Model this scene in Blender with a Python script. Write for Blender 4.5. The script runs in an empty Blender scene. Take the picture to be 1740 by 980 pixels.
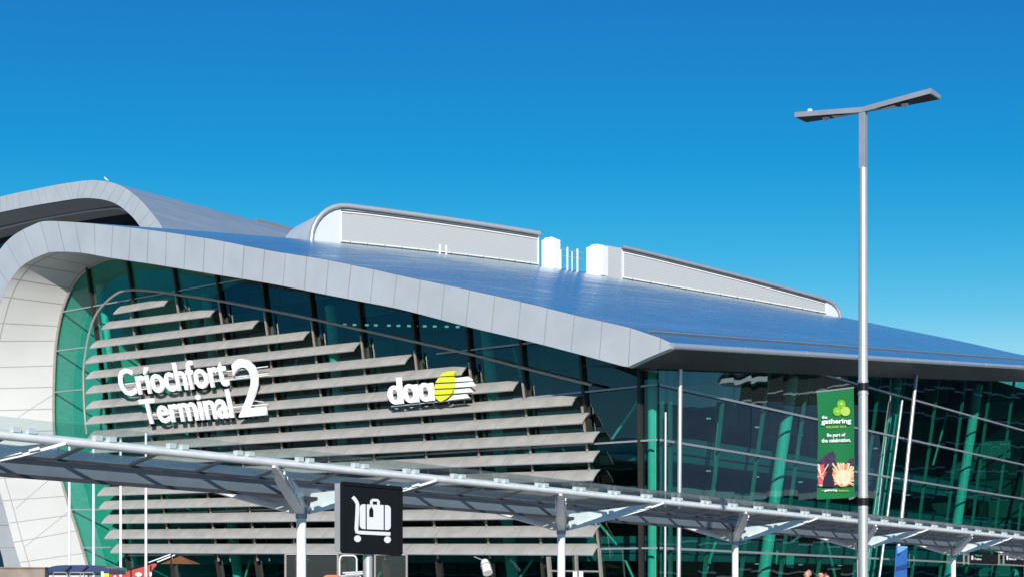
import bpy, bmesh, math, random
from mathutils import Vector, Matrix
random.seed(7)
SC = bpy.context.scene
COL = SC.collection
# ------------------------------------------------------------------ camera
FPX, CX, HY, CH = 2584.0, 870.0, 985.0, 1.6
cam = bpy.data.cameras.new('camera'); cam_ob = bpy.data.objects.new('camera', cam); COL.objects.link(cam_ob)
cam.sensor_width = 36; cam.lens = 36*FPX/1740; cam.shift_y = (HY-490)/1740; cam.clip_end = 8000; cam.clip_start = .2
cam_ob.location = (0, 0, CH); cam_ob.rotation_euler = (math.radians(90), 0, 0)
SC.camera = cam_ob
# ------------------------------------------------------------------ sky, sun, exposure
_n = math.hypot(1870, 2584)
V = Vector((1870/_n, 2584/_n, 0)); U = Vector((-V.y, V.x, 0))      # V runs along the kerb away from us, U along the main front to the left
SUN_EL = math.radians(22)
sh = Vector((.05, -1, 0)).normalized()                             # the sun stands low behind the camera
to_sun = Vector((sh.x*math.cos(SUN_EL), sh.y*math.cos(SUN_EL), math.sin(SUN_EL)))
world = bpy.data.worlds.new('World'); SC.world = world; world.use_nodes = True
wn, wl = world.node_tree.nodes, world.node_tree.links
for n in list(wn): wn.remove(n)
sky = wn.new('ShaderNodeTexSky'); sky.sky_type = 'NISHITA'; sky.sun_disc = False
sky.sun_elevation = SUN_EL; sky.sun_rotation = math.atan2(to_sun.x, to_sun.y)
sky.altitude = 1500; sky.air_density = 1.0; sky.dust_density = 0.0; sky.ozone_density = 2.5
hs = wn.new('ShaderNodeHueSaturation'); hs.inputs['Saturation'].default_value = 1.35
bg = wn.new('ShaderNodeBackground'); bg.inputs['Strength'].default_value = 0.11
wo = wn.new('ShaderNodeOutputWorld')
wl.new(sky.outputs[0], hs.inputs['Color'])
sep = wn.new('ShaderNodeSeparateColor'); comb = wn.new('ShaderNodeCombineColor'); graded = []; wl.new(hs.outputs[0], sep.inputs[0])
for ch, (gain, pw) in enumerate(((.44, 2.8), (.65, 1.28), (1.27, .75))):       # the deep clear-winter blue of the photograph
    pn = wn.new('ShaderNodeMath'); pn.operation = 'POWER'; pn.inputs[1].default_value = pw; wl.new(sep.outputs[ch], pn.inputs[0])
    gn = wn.new('ShaderNodeMath'); gn.operation = 'MULTIPLY'; gn.inputs[1].default_value = gain; wl.new(pn.outputs[0], gn.inputs[0]); graded.append(gn)
mxr = wn.new('ShaderNodeMath'); mxr.operation = 'MAXIMUM'; mxr.inputs[1].default_value = .09; wl.new(graded[0].outputs[0], mxr.inputs[0]); graded[0] = mxr
gmx = wn.new('ShaderNodeMath'); gmx.operation = 'MAXIMUM'; gml = wn.new('ShaderNodeMath'); gml.operation = 'MULTIPLY'; gml.inputs[1].default_value = .36
wl.new(graded[2].outputs[0], gml.inputs[0]); wl.new(graded[1].outputs[0], gmx.inputs[0]); wl.new(gml.outputs[0], gmx.inputs[1]); graded[1] = gmx
for ch, other, k_ in ((1, 2, .80), (0, 1, .40)):                                       # the low sky stays pale cyan, never yellow
    m_ = wn.new('ShaderNodeMath'); m_.operation = 'MULTIPLY'; m_.inputs[1].default_value = k_; wl.new(graded[other].outputs[0], m_.inputs[0])
    mn = wn.new('ShaderNodeMath'); mn.operation = 'MINIMUM'; wl.new(graded[ch].outputs[0], mn.inputs[0]); wl.new(m_.outputs[0], mn.inputs[1]); graded[ch] = mn
for ch in range(3): wl.new(graded[ch].outputs[0], comb.inputs[ch])
wl.new(comb.outputs[0], bg.inputs[0]); wl.new(bg.outputs[0], wo.inputs[0])
sun = bpy.data.lights.new('sun', 'SUN'); sun.energy = 4.2; sun.angle = math.radians(.53); sun.color = (1, .95, .87)
sun_ob = bpy.data.objects.new('sun', sun); COL.objects.link(sun_ob)
sun_ob.rotation_euler = to_sun.to_track_quat('Z', 'Y').to_euler(); sun_ob.location = (-40, -40, 60)
SC.view_settings.view_transform = 'Standard'; SC.view_settings.look = 'None'
SC.view_settings.exposure = 0.35; SC.view_settings.gamma = 1
SC.render.engine = 'CYCLES'
SC.cycles.max_bounces = 8; SC.cycles.transparent_max_bounces = 12; SC.cycles.caustics_reflective = False

# ------------------------------------------------------------------ materials
def mat(name, col, rough=.5, metal=0, noise=.08, nscale=3.0, spec=.5, bump=0, stretch=None, col2=None):
    m = bpy.data.materials.new(name); m.use_nodes = True
    nt = m.node_tree; b = nt.nodes['Principled BSDF']
    b.inputs['Roughness'].default_value = rough; b.inputs['Metallic'].default_value = metal
    b.inputs['Specular IOR Level'].default_value = spec
    tc = nt.nodes.new('ShaderNodeTexCoord'); nz = nt.nodes.new('ShaderNodeTexNoise')
    nz.inputs['Scale'].default_value = nscale; nz.inputs['Detail'].default_value = 5
    src = tc.outputs['Object']
    if stretch:
        mp = nt.nodes.new('ShaderNodeMapping'); mp.inputs['Scale'].default_value = stretch
        nt.links.new(src, mp.inputs[0]); src = mp.outputs[0]
    nt.links.new(src, nz.inputs['Vector'])
    rp = nt.nodes.new('ShaderNodeValToRGB')
    c2 = col2 or tuple(min(1, c*(1+noise)) for c in col)
    rp.color_ramp.elements[0].position = .3; rp.color_ramp.elements[1].position = .7
    rp.color_ramp.elements[0].color = (*[c*(1-noise) for c in col], 1); rp.color_ramp.elements[1].color = (*c2, 1)
    nt.links.new(nz.outputs['Fac'], rp.inputs[0]); nt.links.new(rp.outputs[0], b.inputs['Base Color'])
    if bump:
        bp = nt.nodes.new('ShaderNodeBump'); bp.inputs['Strength'].default_value = bump; bp.inputs['Distance'].default_value = .02
        nt.links.new(nz.outputs['Fac'], bp.inputs['Height']); nt.links.new(bp.outputs[0], b.inputs['Normal'])
    return m

def glass(name, tint, ior=1.6, wob=.0, gain=1.1):
    m = bpy.data.materials.new(name); m.use_nodes = True
    nt = m.node_tree; nt.nodes.clear(); N = nt.nodes.new
    o = N('ShaderNodeOutputMaterial'); mx = N('ShaderNodeMixShader'); lw = N('ShaderNodeLayerWeight'); lw.inputs['Blend'].default_value = .5
    pw = N('ShaderNodeMath'); pw.operation = 'POWER'; pw.inputs[1].default_value = 4; nt.links.new(lw.outputs['Facing'], pw.inputs[0])
    fr = N('ShaderNodeMath'); fr.operation = 'MULTIPLY_ADD'; r0 = ((ior-1)/(ior+1))**2*gain; fr.inputs[1].default_value = 1-r0; fr.inputs[2].default_value = r0; nt.links.new(pw.outputs[0], fr.inputs[0])
    t = N('ShaderNodeBsdfTransparent'); t.inputs[0].default_value = (*tint, 1)
    g = N('ShaderNodeBsdfGlossy'); g.inputs['Roughness'].default_value = .01; g.inputs['Color'].default_value = (.75, .92, .95, 1)
    if wob:
        tc = N('ShaderNodeTexCoord'); nz = N('ShaderNodeTexNoise'); nz.inputs['Scale'].default_value = .35; nz.inputs['Detail'].default_value = 1
        bp = N('ShaderNodeBump'); bp.inputs['Strength'].default_value = wob; bp.inputs['Distance'].default_value = .1
        nt.links.new(tc.outputs['Object'], nz.inputs['Vector']); nt.links.new(nz.outputs['Fac'], bp.inputs['Height']); nt.links.new(bp.outputs[0], g.inputs['Normal'])
    nt.links.new(fr.outputs[0], mx.inputs[0]); nt.links.new(t.outputs[0], mx.inputs[1]); nt.links.new(g.outputs[0], mx.inputs[2]); nt.links.new(mx.outputs[0], o.inputs[0])
    return m

def frosted(name, tint, body, lo, hi):
    """fritted glass: clear face on, closing up and glossy at grazing angles"""
    m = bpy.data.materials.new(name); m.use_nodes = True
    nt = m.node_tree; b = nt.nodes['Principled BSDF']; o = nt.nodes['Material Output']
    b.inputs['Base Color'].default_value = (*body, 1); b.inputs['Roughness'].default_value = .25
    t = nt.nodes.new('ShaderNodeBsdfTransparent'); t.inputs[0].default_value = (*tint, 1)
    lw = nt.nodes.new('ShaderNodeLayerWeight'); lw.inputs['Blend'].default_value = .5
    mr = nt.nodes.new('ShaderNodeMapRange'); mr.inputs['From Min'].default_value = .765; mr.inputs['From Max'].default_value = .85; mr.inputs['To Min'].default_value = lo; mr.inputs['To Max'].default_value = hi
    mx = nt.nodes.new('ShaderNodeMixShader'); nt.links.new(lw.outputs['Facing'], mr.inputs['Value']); nt.links.new(mr.outputs[0], mx.inputs[0])
    nt.links.new(t.outputs[0], mx.inputs[1]); nt.links.new(b.outputs[0], mx.inputs[2]); nt.links.new(mx.outputs[0], o.inputs[0])
    return m

M = dict(
    fascia=mat('fascia_metal', (.485, .505, .525), .40, .25, .07, .5),
    seam=mat('panel_seam', (.27, .28, .30), .6),
    soffit=mat('soffit_panel', (.48, .48, .47), .45, 0, .04, .3),
    soffit_seam_shadow=mat('soffit_seam_shadow', (.27, .27, .265), .6),
    roof=mat('roof_sheet', (.47, .66, .82), .22, .95, .06, .4, bump=.12, stretch=(1, 1, 1)),
    rear_roof=mat('rear_roof_sheet', (.36, .45, .58), .4, .8, .05, .4),
    eave=mat('eave_metal', (.62, .65, .68), .3, .6, .03),
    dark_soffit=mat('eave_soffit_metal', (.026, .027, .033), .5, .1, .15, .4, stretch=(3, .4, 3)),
    gutter=mat('gutter_line', (.22, .19, .16), .6),
    mullion=mat('bronze_mullion', (.05, .042, .036), .4, .4),
    transom=mat('pale_transom', (.42, .43, .45), .4, .5),
    teal_mullion=mat('grey_mullion', (.34, .38, .37), .4, .3),
    louvre=mat('louvre_blade', (.47, .45, .42), .5, .25, .12, 1.2),
    rail=mat('bronze_rail', (.40, .36, .31), .4, .4),
    white=mat('white_paint', (.80, .80, .80), .35),
    letter=mat('white_letter', (.86, .86, .86), .4, 0, .01),
    yellow=mat('yellow_letter', (.70, .74, .03), .4, 0, .02),
    steel=mat('grey_steel', (.50, .50, .51), .38, .45, .05),
    pole=mat('galvanised_pole', (.60, .59, .58), .35, .55, .06, 4),
    lamp=mat('lamp_housing', (.34, .35, .39), .4, .3),
    black=mat('black_plastic', (.010, .010, .011), .45, spec=.2),
    lens=mat('lamp_lens', (.7, .72, .75), .15),
    canopy_steel=mat('canopy_steel', (.72, .73, .77), .4, .1, .04),
    beam=mat('gutter_beam', (.30, .34, .40), .4, .2, .06),
    beam_dark=mat('beam_dark', (.075, .065, .07), .5),
    column=mat('interior_column', (.80, .82, .80), .5),
    slab=mat('floor_slab', (.16, .20, .26), .6),
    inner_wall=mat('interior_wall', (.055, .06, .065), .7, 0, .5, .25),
    lining=mat('interior_lining', (.7, .72, .7), .6),
    brace=mat('brace_paint', (.55, .6, .58), .5),
    monitor=mat('monitor_sheet', (.64, .66, .69), .34, .12, .04, .6),
    box=mat('plant_white', (.88, .88, .88), .3, 0, .02),
    ground=mat('ground_concrete', (.38, .37, .35), .85, 0, .15, .5),
    road=mat('road_asphalt', (.05, .05, .052), .9, 0, .2, 2),
    kerb=mat('kerb_stone', (.36, .35, .33), .8, 0, .15, 3),
    paint=mat('road_paint', (.75, .75, .72), .7, 0, .1, 3),
    green=mat('banner_green', (.003, .17, .045), .7, 0, .08, 2),
    lime=mat('banner_lime', (.20, .50, .03), .7, 0, .15, 9),
    pale_lime=mat('banner_pale_lime', (.45, .62, .10), .7),
    banner_white=mat('banner_white', (.85, .85, .85), .7, 0, .01),
    night=mat('banner_night', (.02, .015, .03), .7),
    purple=mat('banner_purple', (.055, .03, .075), .7, 0, .6, 12),
    fire=mat('firework_orange', (.8, .28, .12), .7, 0, .3, 14),
    fire_pale=mat('firework_pale', (.90, .66, .45), .7, 0, .15, 14),
    fire_pink=mat('firework_pink', (.72, .10, .13), .7, 0, .3, 14),
    red=mat('red_panel', (.42, .025, .02), .5, 0, .1, 2),
    orange=mat('orange_plastic', (.75, .16, .03), .45),
    umbrella=mat('umbrella_orange', (.22, .085, .025), .7),
    brown=mat('brown_stone', (.25, .20, .165), .8, 0, .2, 2, bump=.3),
    navy=mat('navy_roof', (.035, .05, .13), .25, 0, .1, 2),
    blue=mat('blue_banner', (.03, .16, .50), .6), blue_pale=mat('blue_banner_pale', (.20, .48, .75), .6), blue_dark=mat('blue_banner_dark', (.02, .06, .26), .6),
    skin=mat('skin', (.62, .30, .20), .5, 0, .06, 20), hair_dark=mat('hair_dark', (.03, .02, .015), .6), hair_red=mat('hair_red', (.30, .06, .03), .6), hair_grey=mat('hair_grey', (.3, .22, .18), .6),
    suit=mat('dark_suit', (.02, .022, .035), .8), shirt_blue=mat('blue_shirt', (.10, .22, .50), .8), coat_red=mat('red_coat', (.35, .04, .04), .8), trousers=mat('trousers', (.03, .03, .04), .8), shoe=mat('shoe', (.02, .015, .012), .4),
    gull=mat('gull_white', (.82, .82, .80), .7), gull_grey=mat('gull_grey', (.40, .42, .45), .7), beak=mat('gull_beak', (.7, .4, .05), .5),
    sign_green=mat('sign_green', (.05, .45, .08), .5),
    opp_wall=mat('opposite_wall', (.026, .024, .021), .7, 0, .3, .2), opp_roof=mat('opposite_roof', (.30, .35, .44), .4, .4, .1, .3), opp_pale=mat('opposite_band', (.5, .52, .55), .6),
)
def seamed_roof(name, col, metal, rough):
    m = mat(name, col, rough, metal, .05, .4); nt = m.node_tree; b = nt.nodes['Principled BSDF']; N = nt.nodes.new; L = nt.links.new
    tc = N('ShaderNodeTexCoord'); mp = N('ShaderNodeMapping'); mp.inputs['Rotation'].default_value = (0, 0, -math.atan2(U.y, U.x)); L(tc.outputs['Object'], mp.inputs[0])
    w = N('ShaderNodeTexWave'); w.bands_direction = 'X'; w.inputs['Scale'].default_value = .55; w.inputs['Distortion'].default_value = 0; L(mp.outputs[0], w.inputs['Vector'])
    pw = N('ShaderNodeMath'); pw.operation = 'POWER'; pw.inputs[1].default_value = 24; L(w.outputs['Fac'], pw.inputs[0])
    m2 = N('ShaderNodeMapping'); m2.inputs['Scale'].default_value = (1.6, .06, 1.6); L(mp.outputs[0], m2.inputs[0])
    nz = N('ShaderNodeTexNoise'); nz.inputs['Scale'].default_value = 1.1; nz.inputs['Detail'].default_value = 6; L(m2.outputs[0], nz.inputs['Vector'])
    ad = N('ShaderNodeMath'); ad.operation = 'MULTIPLY_ADD'; ad.inputs[1].default_value = .5; L(nz.outputs['Fac'], ad.inputs[0]); L(pw.outputs[0], ad.inputs[2])
    bp = N('ShaderNodeBump'); bp.inputs['Strength'].default_value = .13; bp.inputs['Distance'].default_value = .05; L(ad.outputs[0], bp.inputs['Height']); L(bp.outputs[0], b.inputs['Normal'])
    mr = N('ShaderNodeMapRange'); mr.inputs['From Min'].default_value = .3; mr.inputs['From Max'].default_value = .7; mr.inputs['To Min'].default_value = rough-.07; mr.inputs['To Max'].default_value = rough+.12
    L(nz.outputs['Fac'], mr.inputs[0]); L(mr.outputs[0], b.inputs['Roughness'])
    return m
M['roof'] = seamed_roof('roof_sheet', (.54, .74, .84), .92, .25)
M['rear_roof'] = seamed_roof('rear_roof_sheet', (.44, .52, .60), .6, .42)
# back walls indoors: a patchwork of shopfront, board and void tones
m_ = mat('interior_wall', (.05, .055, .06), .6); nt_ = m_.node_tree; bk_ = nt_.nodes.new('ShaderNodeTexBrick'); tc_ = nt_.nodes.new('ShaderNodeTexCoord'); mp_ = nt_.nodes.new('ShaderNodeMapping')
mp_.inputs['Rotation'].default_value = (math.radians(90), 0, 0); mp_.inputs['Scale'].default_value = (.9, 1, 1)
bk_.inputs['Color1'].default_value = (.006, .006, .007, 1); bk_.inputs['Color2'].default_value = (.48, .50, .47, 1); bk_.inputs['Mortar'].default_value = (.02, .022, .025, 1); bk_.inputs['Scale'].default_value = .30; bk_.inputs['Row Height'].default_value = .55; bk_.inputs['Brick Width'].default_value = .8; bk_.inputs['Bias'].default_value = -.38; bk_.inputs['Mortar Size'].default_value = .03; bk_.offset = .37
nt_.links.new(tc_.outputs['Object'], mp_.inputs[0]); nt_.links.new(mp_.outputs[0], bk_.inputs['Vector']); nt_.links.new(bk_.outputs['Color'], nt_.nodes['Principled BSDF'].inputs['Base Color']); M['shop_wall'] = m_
m_ = mat('ceiling_lamp', (.9, .9, .85), .5); m_.node_tree.nodes['Principled BSDF'].inputs['Emission Color'].default_value = (1, .95, .85, 1); m_.node_tree.nodes['Principled BSDF'].inputs['Emission Strength'].default_value = .5; M['ceiling_lamp'] = m_
M['glass'] = glass('facade_glass', (.17, .62, .52), 1.62, .10, 1.4)
M['glass_right'] = glass('side_glass', (.13, .58, .49), 1.75, .10, 1.35)
M['glass_dark'] = glass('rear_glass', (.03, .04, .06), 1.4)
M['canopy_glass'] = frosted('canopy_glass', (.86, .92, .92), (.145, .165, .165), .06, .76)
M['mesh'] = frosted('fence_mesh', (.8, .8, .8), (.14, .16, .15), .13, .13)

# louvred monitor panel: fine ribs
def ribbed(name, c1, c2, scale):
    m = mat(name, c1, .5, .2); nt = m.node_tree; b = nt.nodes['Principled BSDF']
    tc = nt.nodes.new('ShaderNodeTexCoord'); w = nt.nodes.new('ShaderNodeTexWave'); w.bands_direction = 'Z'; w.inputs['Scale'].default_value = scale; w.inputs['Distortion'].default_value = .6
    r = nt.nodes.new('ShaderNodeValToRGB'); r.color_ramp.elements[0].color = (*c1, 1); r.color_ramp.elements[1].color = (*c2, 1)
    nt.links.new(tc.outputs['Object'], w.inputs['Vector']); nt.links.new(w.outputs['Fac'], r.inputs[0]); nt.links.new(r.outputs[0], b.inputs['Base Color'])
    return m
M['ribbed'] = ribbed('louvre_panel', (.40, .41, .415), (.52, .53, .535), 2.2)

# ------------------------------------------------------------------ geometry helpers
def ray(px, py): return Vector(((px-CX)/FPX, 1, (HY-py)/FPX))
CAMP = Vector((0, 0, CH))
def unproj(px, py, P0, N):
    d = ray(px, py); return CAMP + d*((P0-CAMP).dot(N)/d.dot(N))
CORNER = Vector(((1119-CX)/FPX*85, 85, 0))
def pos(u, v, z=0): return CORNER + U*u + V*v + Vector((0, 0, z))
def Lp(px, py, o=0): return unproj(px, py, CORNER - V*o, V)             # point on a plane parallel to the main front, o metres before it
def Rp(px, py, e=0): return unproj(px, py, CORNER - U*e, U)             # the same for the kerb side
def at(px, py, Y): return CAMP + ray(px, py)*Y
def uz(P): d = P-CORNER; return (d.dot(U), P.z)
def vz(P): d = P-CORNER; return (d.dot(V), P.z)
def catmull(pts, n):
    out = []; P = [Vector(p) for p in pts]
    for i in range(len(P)-1):
        p0 = P[i-1] if i else P[0]*2-P[1]; p1 = P[i]; p2 = P[i+1]; p3 = P[i+2] if i+2 < len(P) else P[i+1]*2-P[i]
        for k in range(n):
            t = k/n
            out.append(.5*((2*p1) + (p2-p0)*t + (2*p0-5*p1+4*p2-p3)*t*t + (3*p1-p0-3*p2+p3)*t**3))
    out.append(P[-1]); return out

class MB:
    def __init__(s): s.v = []; s.f = []; s.m = []
    def add(s, vs, fs, mi=0):
        b = len(s.v); s.v += [tuple(x) for x in vs]
        for f in fs: s.f.append([b+i for i in f]); s.m.append(mi)
        return s
    def poly(s, pts, mi=0): return s.add(pts, [list(range(len(pts)))], mi)
    def box(s, c, ax, ay, az, mi=0):                # centre and three half-axis vectors
        c = Vector(c); vs = [c+ax*i+ay*j+az*k for i in (-1, 1) for j in (-1, 1) for k in (-1, 1)]
        return s.add(vs, [(0, 1, 3, 2), (4, 6, 7, 5), (0, 4, 5, 1), (2, 3, 7, 6), (0, 2, 6, 4), (1, 5, 7, 3)], mi)
    def bar(s, a, b, side, w, d, mi=0):             # rectangular bar a->b, width w along side, depth d along the third axis
        a, b = Vector(a), Vector(b); ax = b-a; side = Vector(side); side = (side - ax*(side.dot(ax)/ax.dot(ax))).normalized()
        return s.box((a+b)/2, ax/2, side*(w/2), ax.normalized().cross(side)*(d/2), mi)
    def prism(s, pts, off, mi=0):                   # closed outline pts extruded by off
        pts = [Vector(p) for p in pts]; off = Vector(off); n = len(pts)
        vs = pts+[p+off for p in pts]
        return s.add(vs, [list(range(n)), list(range(2*n-1, n-1, -1))]+[[i, (i+1) % n, n+(i+1) % n, n+i] for i in range(n)], mi)
    def strip(s, A, B, mi=0):
        n = len(A); return s.add(list(A)+list(B), [(i, i+1, n+i+1, n+i) for i in range(n-1)], mi)
    def tube(s, path, r, n=10, mi=0, caps=True):
        path = [Vector(p) for p in path]; rs = r if isinstance(r, (list, tuple)) else [r]*len(path); base = len(s.v)
        up = None
        for i, p in enumerate(path):
            t = (path[min(i+1, len(path)-1)]-path[max(i-1, 0)]).normalized()
            if up is None: up = Vector((0, 0, 1)) if abs(t.z) < .9 else Vector((1, 0, 0))
            a = t.cross(up).normalized(); b = a.cross(t); up = b
            for k in range(n):
                q = 2*math.pi*k/n; s.v.append(tuple(p+(a*math.cos(q)+b*math.sin(q))*rs[i]))
        for i in range(len(path)-1):
            for k in range(n):
                s.f.append([base+i*n+k, base+i*n+(k+1) % n, base+(i+1)*n+(k+1) % n, base+(i+1)*n+k]); s.m.append(mi)
        if caps:
            s.f.append([base+k for k in range(n)][::-1]); s.m.append(mi)
            s.f.append([base+(len(path)-1)*n+k for k in range(n)]); s.m.append(mi)
        return s
    def grid(s, rows, mi=0):
        n = len(rows[0]); return s.add([p for r in rows for p in r], [(i*n+j, i*n+j+1, (i+1)*n+j+1, (i+1)*n+j) for i in range(len(rows)-1) for j in range(n-1)], mi)
    def build(s, name, mats, parent=None, smooth=False, bevel=0):
        me = bpy.data.meshes.new(name); me.from_pydata(s.v, [], s.f)
        for m_ in (mats if isinstance(mats, (list, tuple)) else [mats]): me.materials.append(m_)
        me.polygons.foreach_set('material_index', s.m)
        bm = bmesh.new(); bm.from_mesh(me); bmesh.ops.recalc_face_normals(bm, faces=bm.faces)
        if bevel: bmesh.ops.bevel(bm, geom=[e for e in bm.edges if e.is_manifold and e.calc_face_angle(0) > .6], offset=bevel, segments=2, affect='EDGES')
        bm.to_mesh(me); bm.free()
        if smooth:
            me.polygons.foreach_set('use_smooth', [True]*len(me.polygons))
            me.set_sharp_from_angle(angle=math.radians(40))
        me.update()
        return link(name, me, parent)
def link(name, me, parent=None):
    o = bpy.data.objects.new(name, me); COL.objects.link(o)
    if parent is not None:
        o.parent = parent
        p = parent
        while p is not None: o.location -= p.location; p = p.parent       # vertices are written in world coordinates
    return o
def tag(o, label=None, cat=None, group=None, kind=None):
    for k, x in (('label', label), ('category', cat), ('group', group), ('kind', kind)):
        if x: o[k] = x
    return o
def thing(name, loc, label, cat, group=None):
    o = bpy.data.objects.new(name, None); COL.objects.link(o); o.location = loc; o.empty_display_size = .5
    return tag(o, label, cat, group)
def dup(o, d, parent=None):
    c = o.copy(); COL.objects.link(c)
    if parent is not None: c.parent = parent
    c.location = o.location + Vector(d)
    for ch in o.children:
        k = ch.copy(); COL.objects.link(k); k.parent = c
    return c

def text_mesh(body, quad, plane, depth, bold=.0, n_dir=None):
    """text as a solid, its box mapped to four picture corners TL TR BR BL on a plane (P0, N); depth along n_dir"""
    cu = bpy.data.curves.new('t', 'FONT'); cu.body = body; cu.extrude = .5; cu.offset = bold; cu.resolution_u = 3
    ob = bpy.data.objects.new('t', cu); COL.objects.link(ob)
    dg = bpy.context.evaluated_depsgraph_get(); dg.update()
    me = bpy.data.meshes.new_from_object(ob.evaluated_get(dg))
    bpy.data.objects.remove(ob); bpy.data.curves.remove(cu)
    xs = [v.co.x for v in me.vertices]; ys = [v.co.y for v in me.vertices]
    x0, x1, y0, y1 = min(xs), max(xs), min(ys), max(ys)
    TL, TR, BR, BL = [unproj(q[0], q[1], *plane) for q in quad]
    for v in me.vertices:
        a = (v.co.x-x0)/(x1-x0); b = (v.co.y-y0)/(y1-y0)
        p = (BL*(1-a)+BR*a)*(1-b)+(TL*(1-a)+TR*a)*b
        v.co = p + n_dir*(depth*(v.co.z+.5))
    return me
def text_obj(name, body, quad, plane, depth, m, parent, bold=0, n_dir=None):
    me = text_mesh(body, quad, plane, depth, bold, n_dir); me.name = name; me.materials.append(m)
    return link(name, me, parent)
def lerp(a, b, t): return a+(b-a)*t
def sstep(a, b, x): t = max(0, min(1, (x-a)/(b-a))); return t*t*(3-2*t)
Z = Vector((0, 0, 1))

# ------------------------------------------------------------------ setting: ground, road, pavements
g = MB(); R_ = 4000
g.add([(-R_, -R_, 0), (R_, -R_, 0), (R_, R_, 0), (-R_, R_, 0)], [(0, 1, 2, 3)]); tag(g.build('ground', M['ground']), kind='structure')
def band(name, u0, u1, v0, v1, z, m, step=0):
    b = MB()
    if step: b.box(pos((u0+u1)/2, (v0+v1)/2, z-step/2), U*((u1-u0)/2), V*((v1-v0)/2), Z*(step/2))
    else: b.add([pos(u0, v0, z), pos(u1, v0, z), pos(u1, v1, z), pos(u0, v1, z)], [(0, 1, 2, 3)])
    return tag(b.build(name, m), kind='structure')
band('road', -36, -24, -120, 200, .004, M['road'])
band('kerb', -24, -23.7, -120, 200, .12, M['kerb'], .12)
band('pavement', -23.7, -8, -120, 200, .112, M['ground'], .112)
for k in range(12):
    band('road_marking', -30.1, -29.95, -70+k*9, -66+k*9, .008, M['paint'])

# ------------------------------------------------------------------ terminal building
TB = thing('terminal_building', pos(20, 0, 0), 'glass terminal with swooping silver arched roof and rows of brown sunshade louvres', 'building')
pairs = [((1143, 583), (1140.5, 591)), ((1120, 572.5), (1118, 600)), ((1100, 566), (1096, 609.5)), ((1070, 556), (1066, 623.5)), ((1030, 547), (1025, 612.5)), ((981, 536), (975, 599)), ((895, 514.5), (889, 577)),
         ((800, 493), (794, 554.5)), ((690, 470), (684, 526)), ((615, 453.5), (609, 511)), ((540, 439), (535, 496.5)), ((460, 426), (456, 481)),
         ((359, 406.5), (356, 464.5)), ((273, 393.5), (271, 450.5)), ((187, 383), (184, 437.5)), ((129, 378), (138, 429.5)), ((78, 376), (92, 428)),
         ((57, 382), (72, 433)), ((29, 396), (50, 443.5)), ((11, 411), (34.5, 455)), ((-2, 427), (22, 470)), ((-22, 455), (9, 493)), ((-45, 500), (-4, 530)),
         ((-68, 570), (-18, 590)), ((-80, 650), (-24, 660)), ((-76, 730), (-21, 735)), ((-58, 800), (-9, 803)), ((-35, 850), (4, 850)), ((-14, 895), (16, 895)),
         ((0, 932), (26, 932)), ((7, 960), (34.5, 960)), ((15, 1000), (46, 1000)), ((25, 1040), (60, 1040))]
O = 4.0
outer = catmull([uz(Lp(*a, O)) for a, b in pairs[3:]], 6); inner = catmull([uz(Lp(*b, O)) for a, b in pairs[3:]], 6)
tip_o = [Vector(uz(Lp(*a, O))) for a, b in pairs[:3]]; tip_i = [Vector(uz(Lp(*b, O))) for a, b in pairs[:3]]
outer = tip_o+outer; inner = tip_i+inner
def FP(p, o): return pos(p[0], -o, p[1])
fm = MB(); n = len(outer)
OF, IF = [FP(p, O) for p in outer], [FP(p, O) for p in inner]
OB, IB = [FP(p, O-.5) for p in outer], [FP(p, O-.5) for p in inner]
fm.strip(OB, IB); fm.strip(OF, OB); fm.strip(IF, IB); fm.add([OF[0], IF[0], IB[0], OB[0]], [(0, 1, 2, 3)])
arc = [0.0]
for i in range(1, n): arc.append(arc[-1]+((outer[i]+inner[i])/2-(outer[i-1]+inner[i-1])/2).length)
def at_arc(q):
    for i in range(n-1):
        if arc[i] <= q <= arc[i+1]:
            t = (q-arc[i])/max(1e-9, arc[i+1]-arc[i]); return lerp(Vector(outer[i]), Vector(outer[i+1]), t), lerp(Vector(inner[i]), Vector(inner[i+1]), t)
    return Vector(outer[-1]), Vector(inner[-1])
q0 = 0.0; qs = [.0, .7]
while qs[-1]+1.9 < arc[-1]: qs.append(qs[-1]+1.9)
qs.append(arc[-1])
for q0, q1 in zip(qs[:-1], qs[1:]):
    tl, tv, A_f, B_f = random.uniform(-.016, .016), random.uniform(-.012, .012), [], []
    for k in range(7):
        a, b = at_arc(lerp(q0, q1, k/6)); A_f.append(FP(a, O+tl*(k/6-.5)+tv)); B_f.append(FP(b, O+tl*(k/6-.5)-tv))
    fm.strip(A_f, B_f)
    if q0 > 0:
        a0, b0 = at_arc(q0-.024); a1, b1 = at_arc(q0+.024); fm.add([FP(a0, O+.026), FP(a1, O+.026), FP(b1, O+.026), FP(b0, O+.026)], [(0, 1, 2, 3)], 1)
fm.build('fascia', [M['fascia'], M['seam']], TB)

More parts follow.
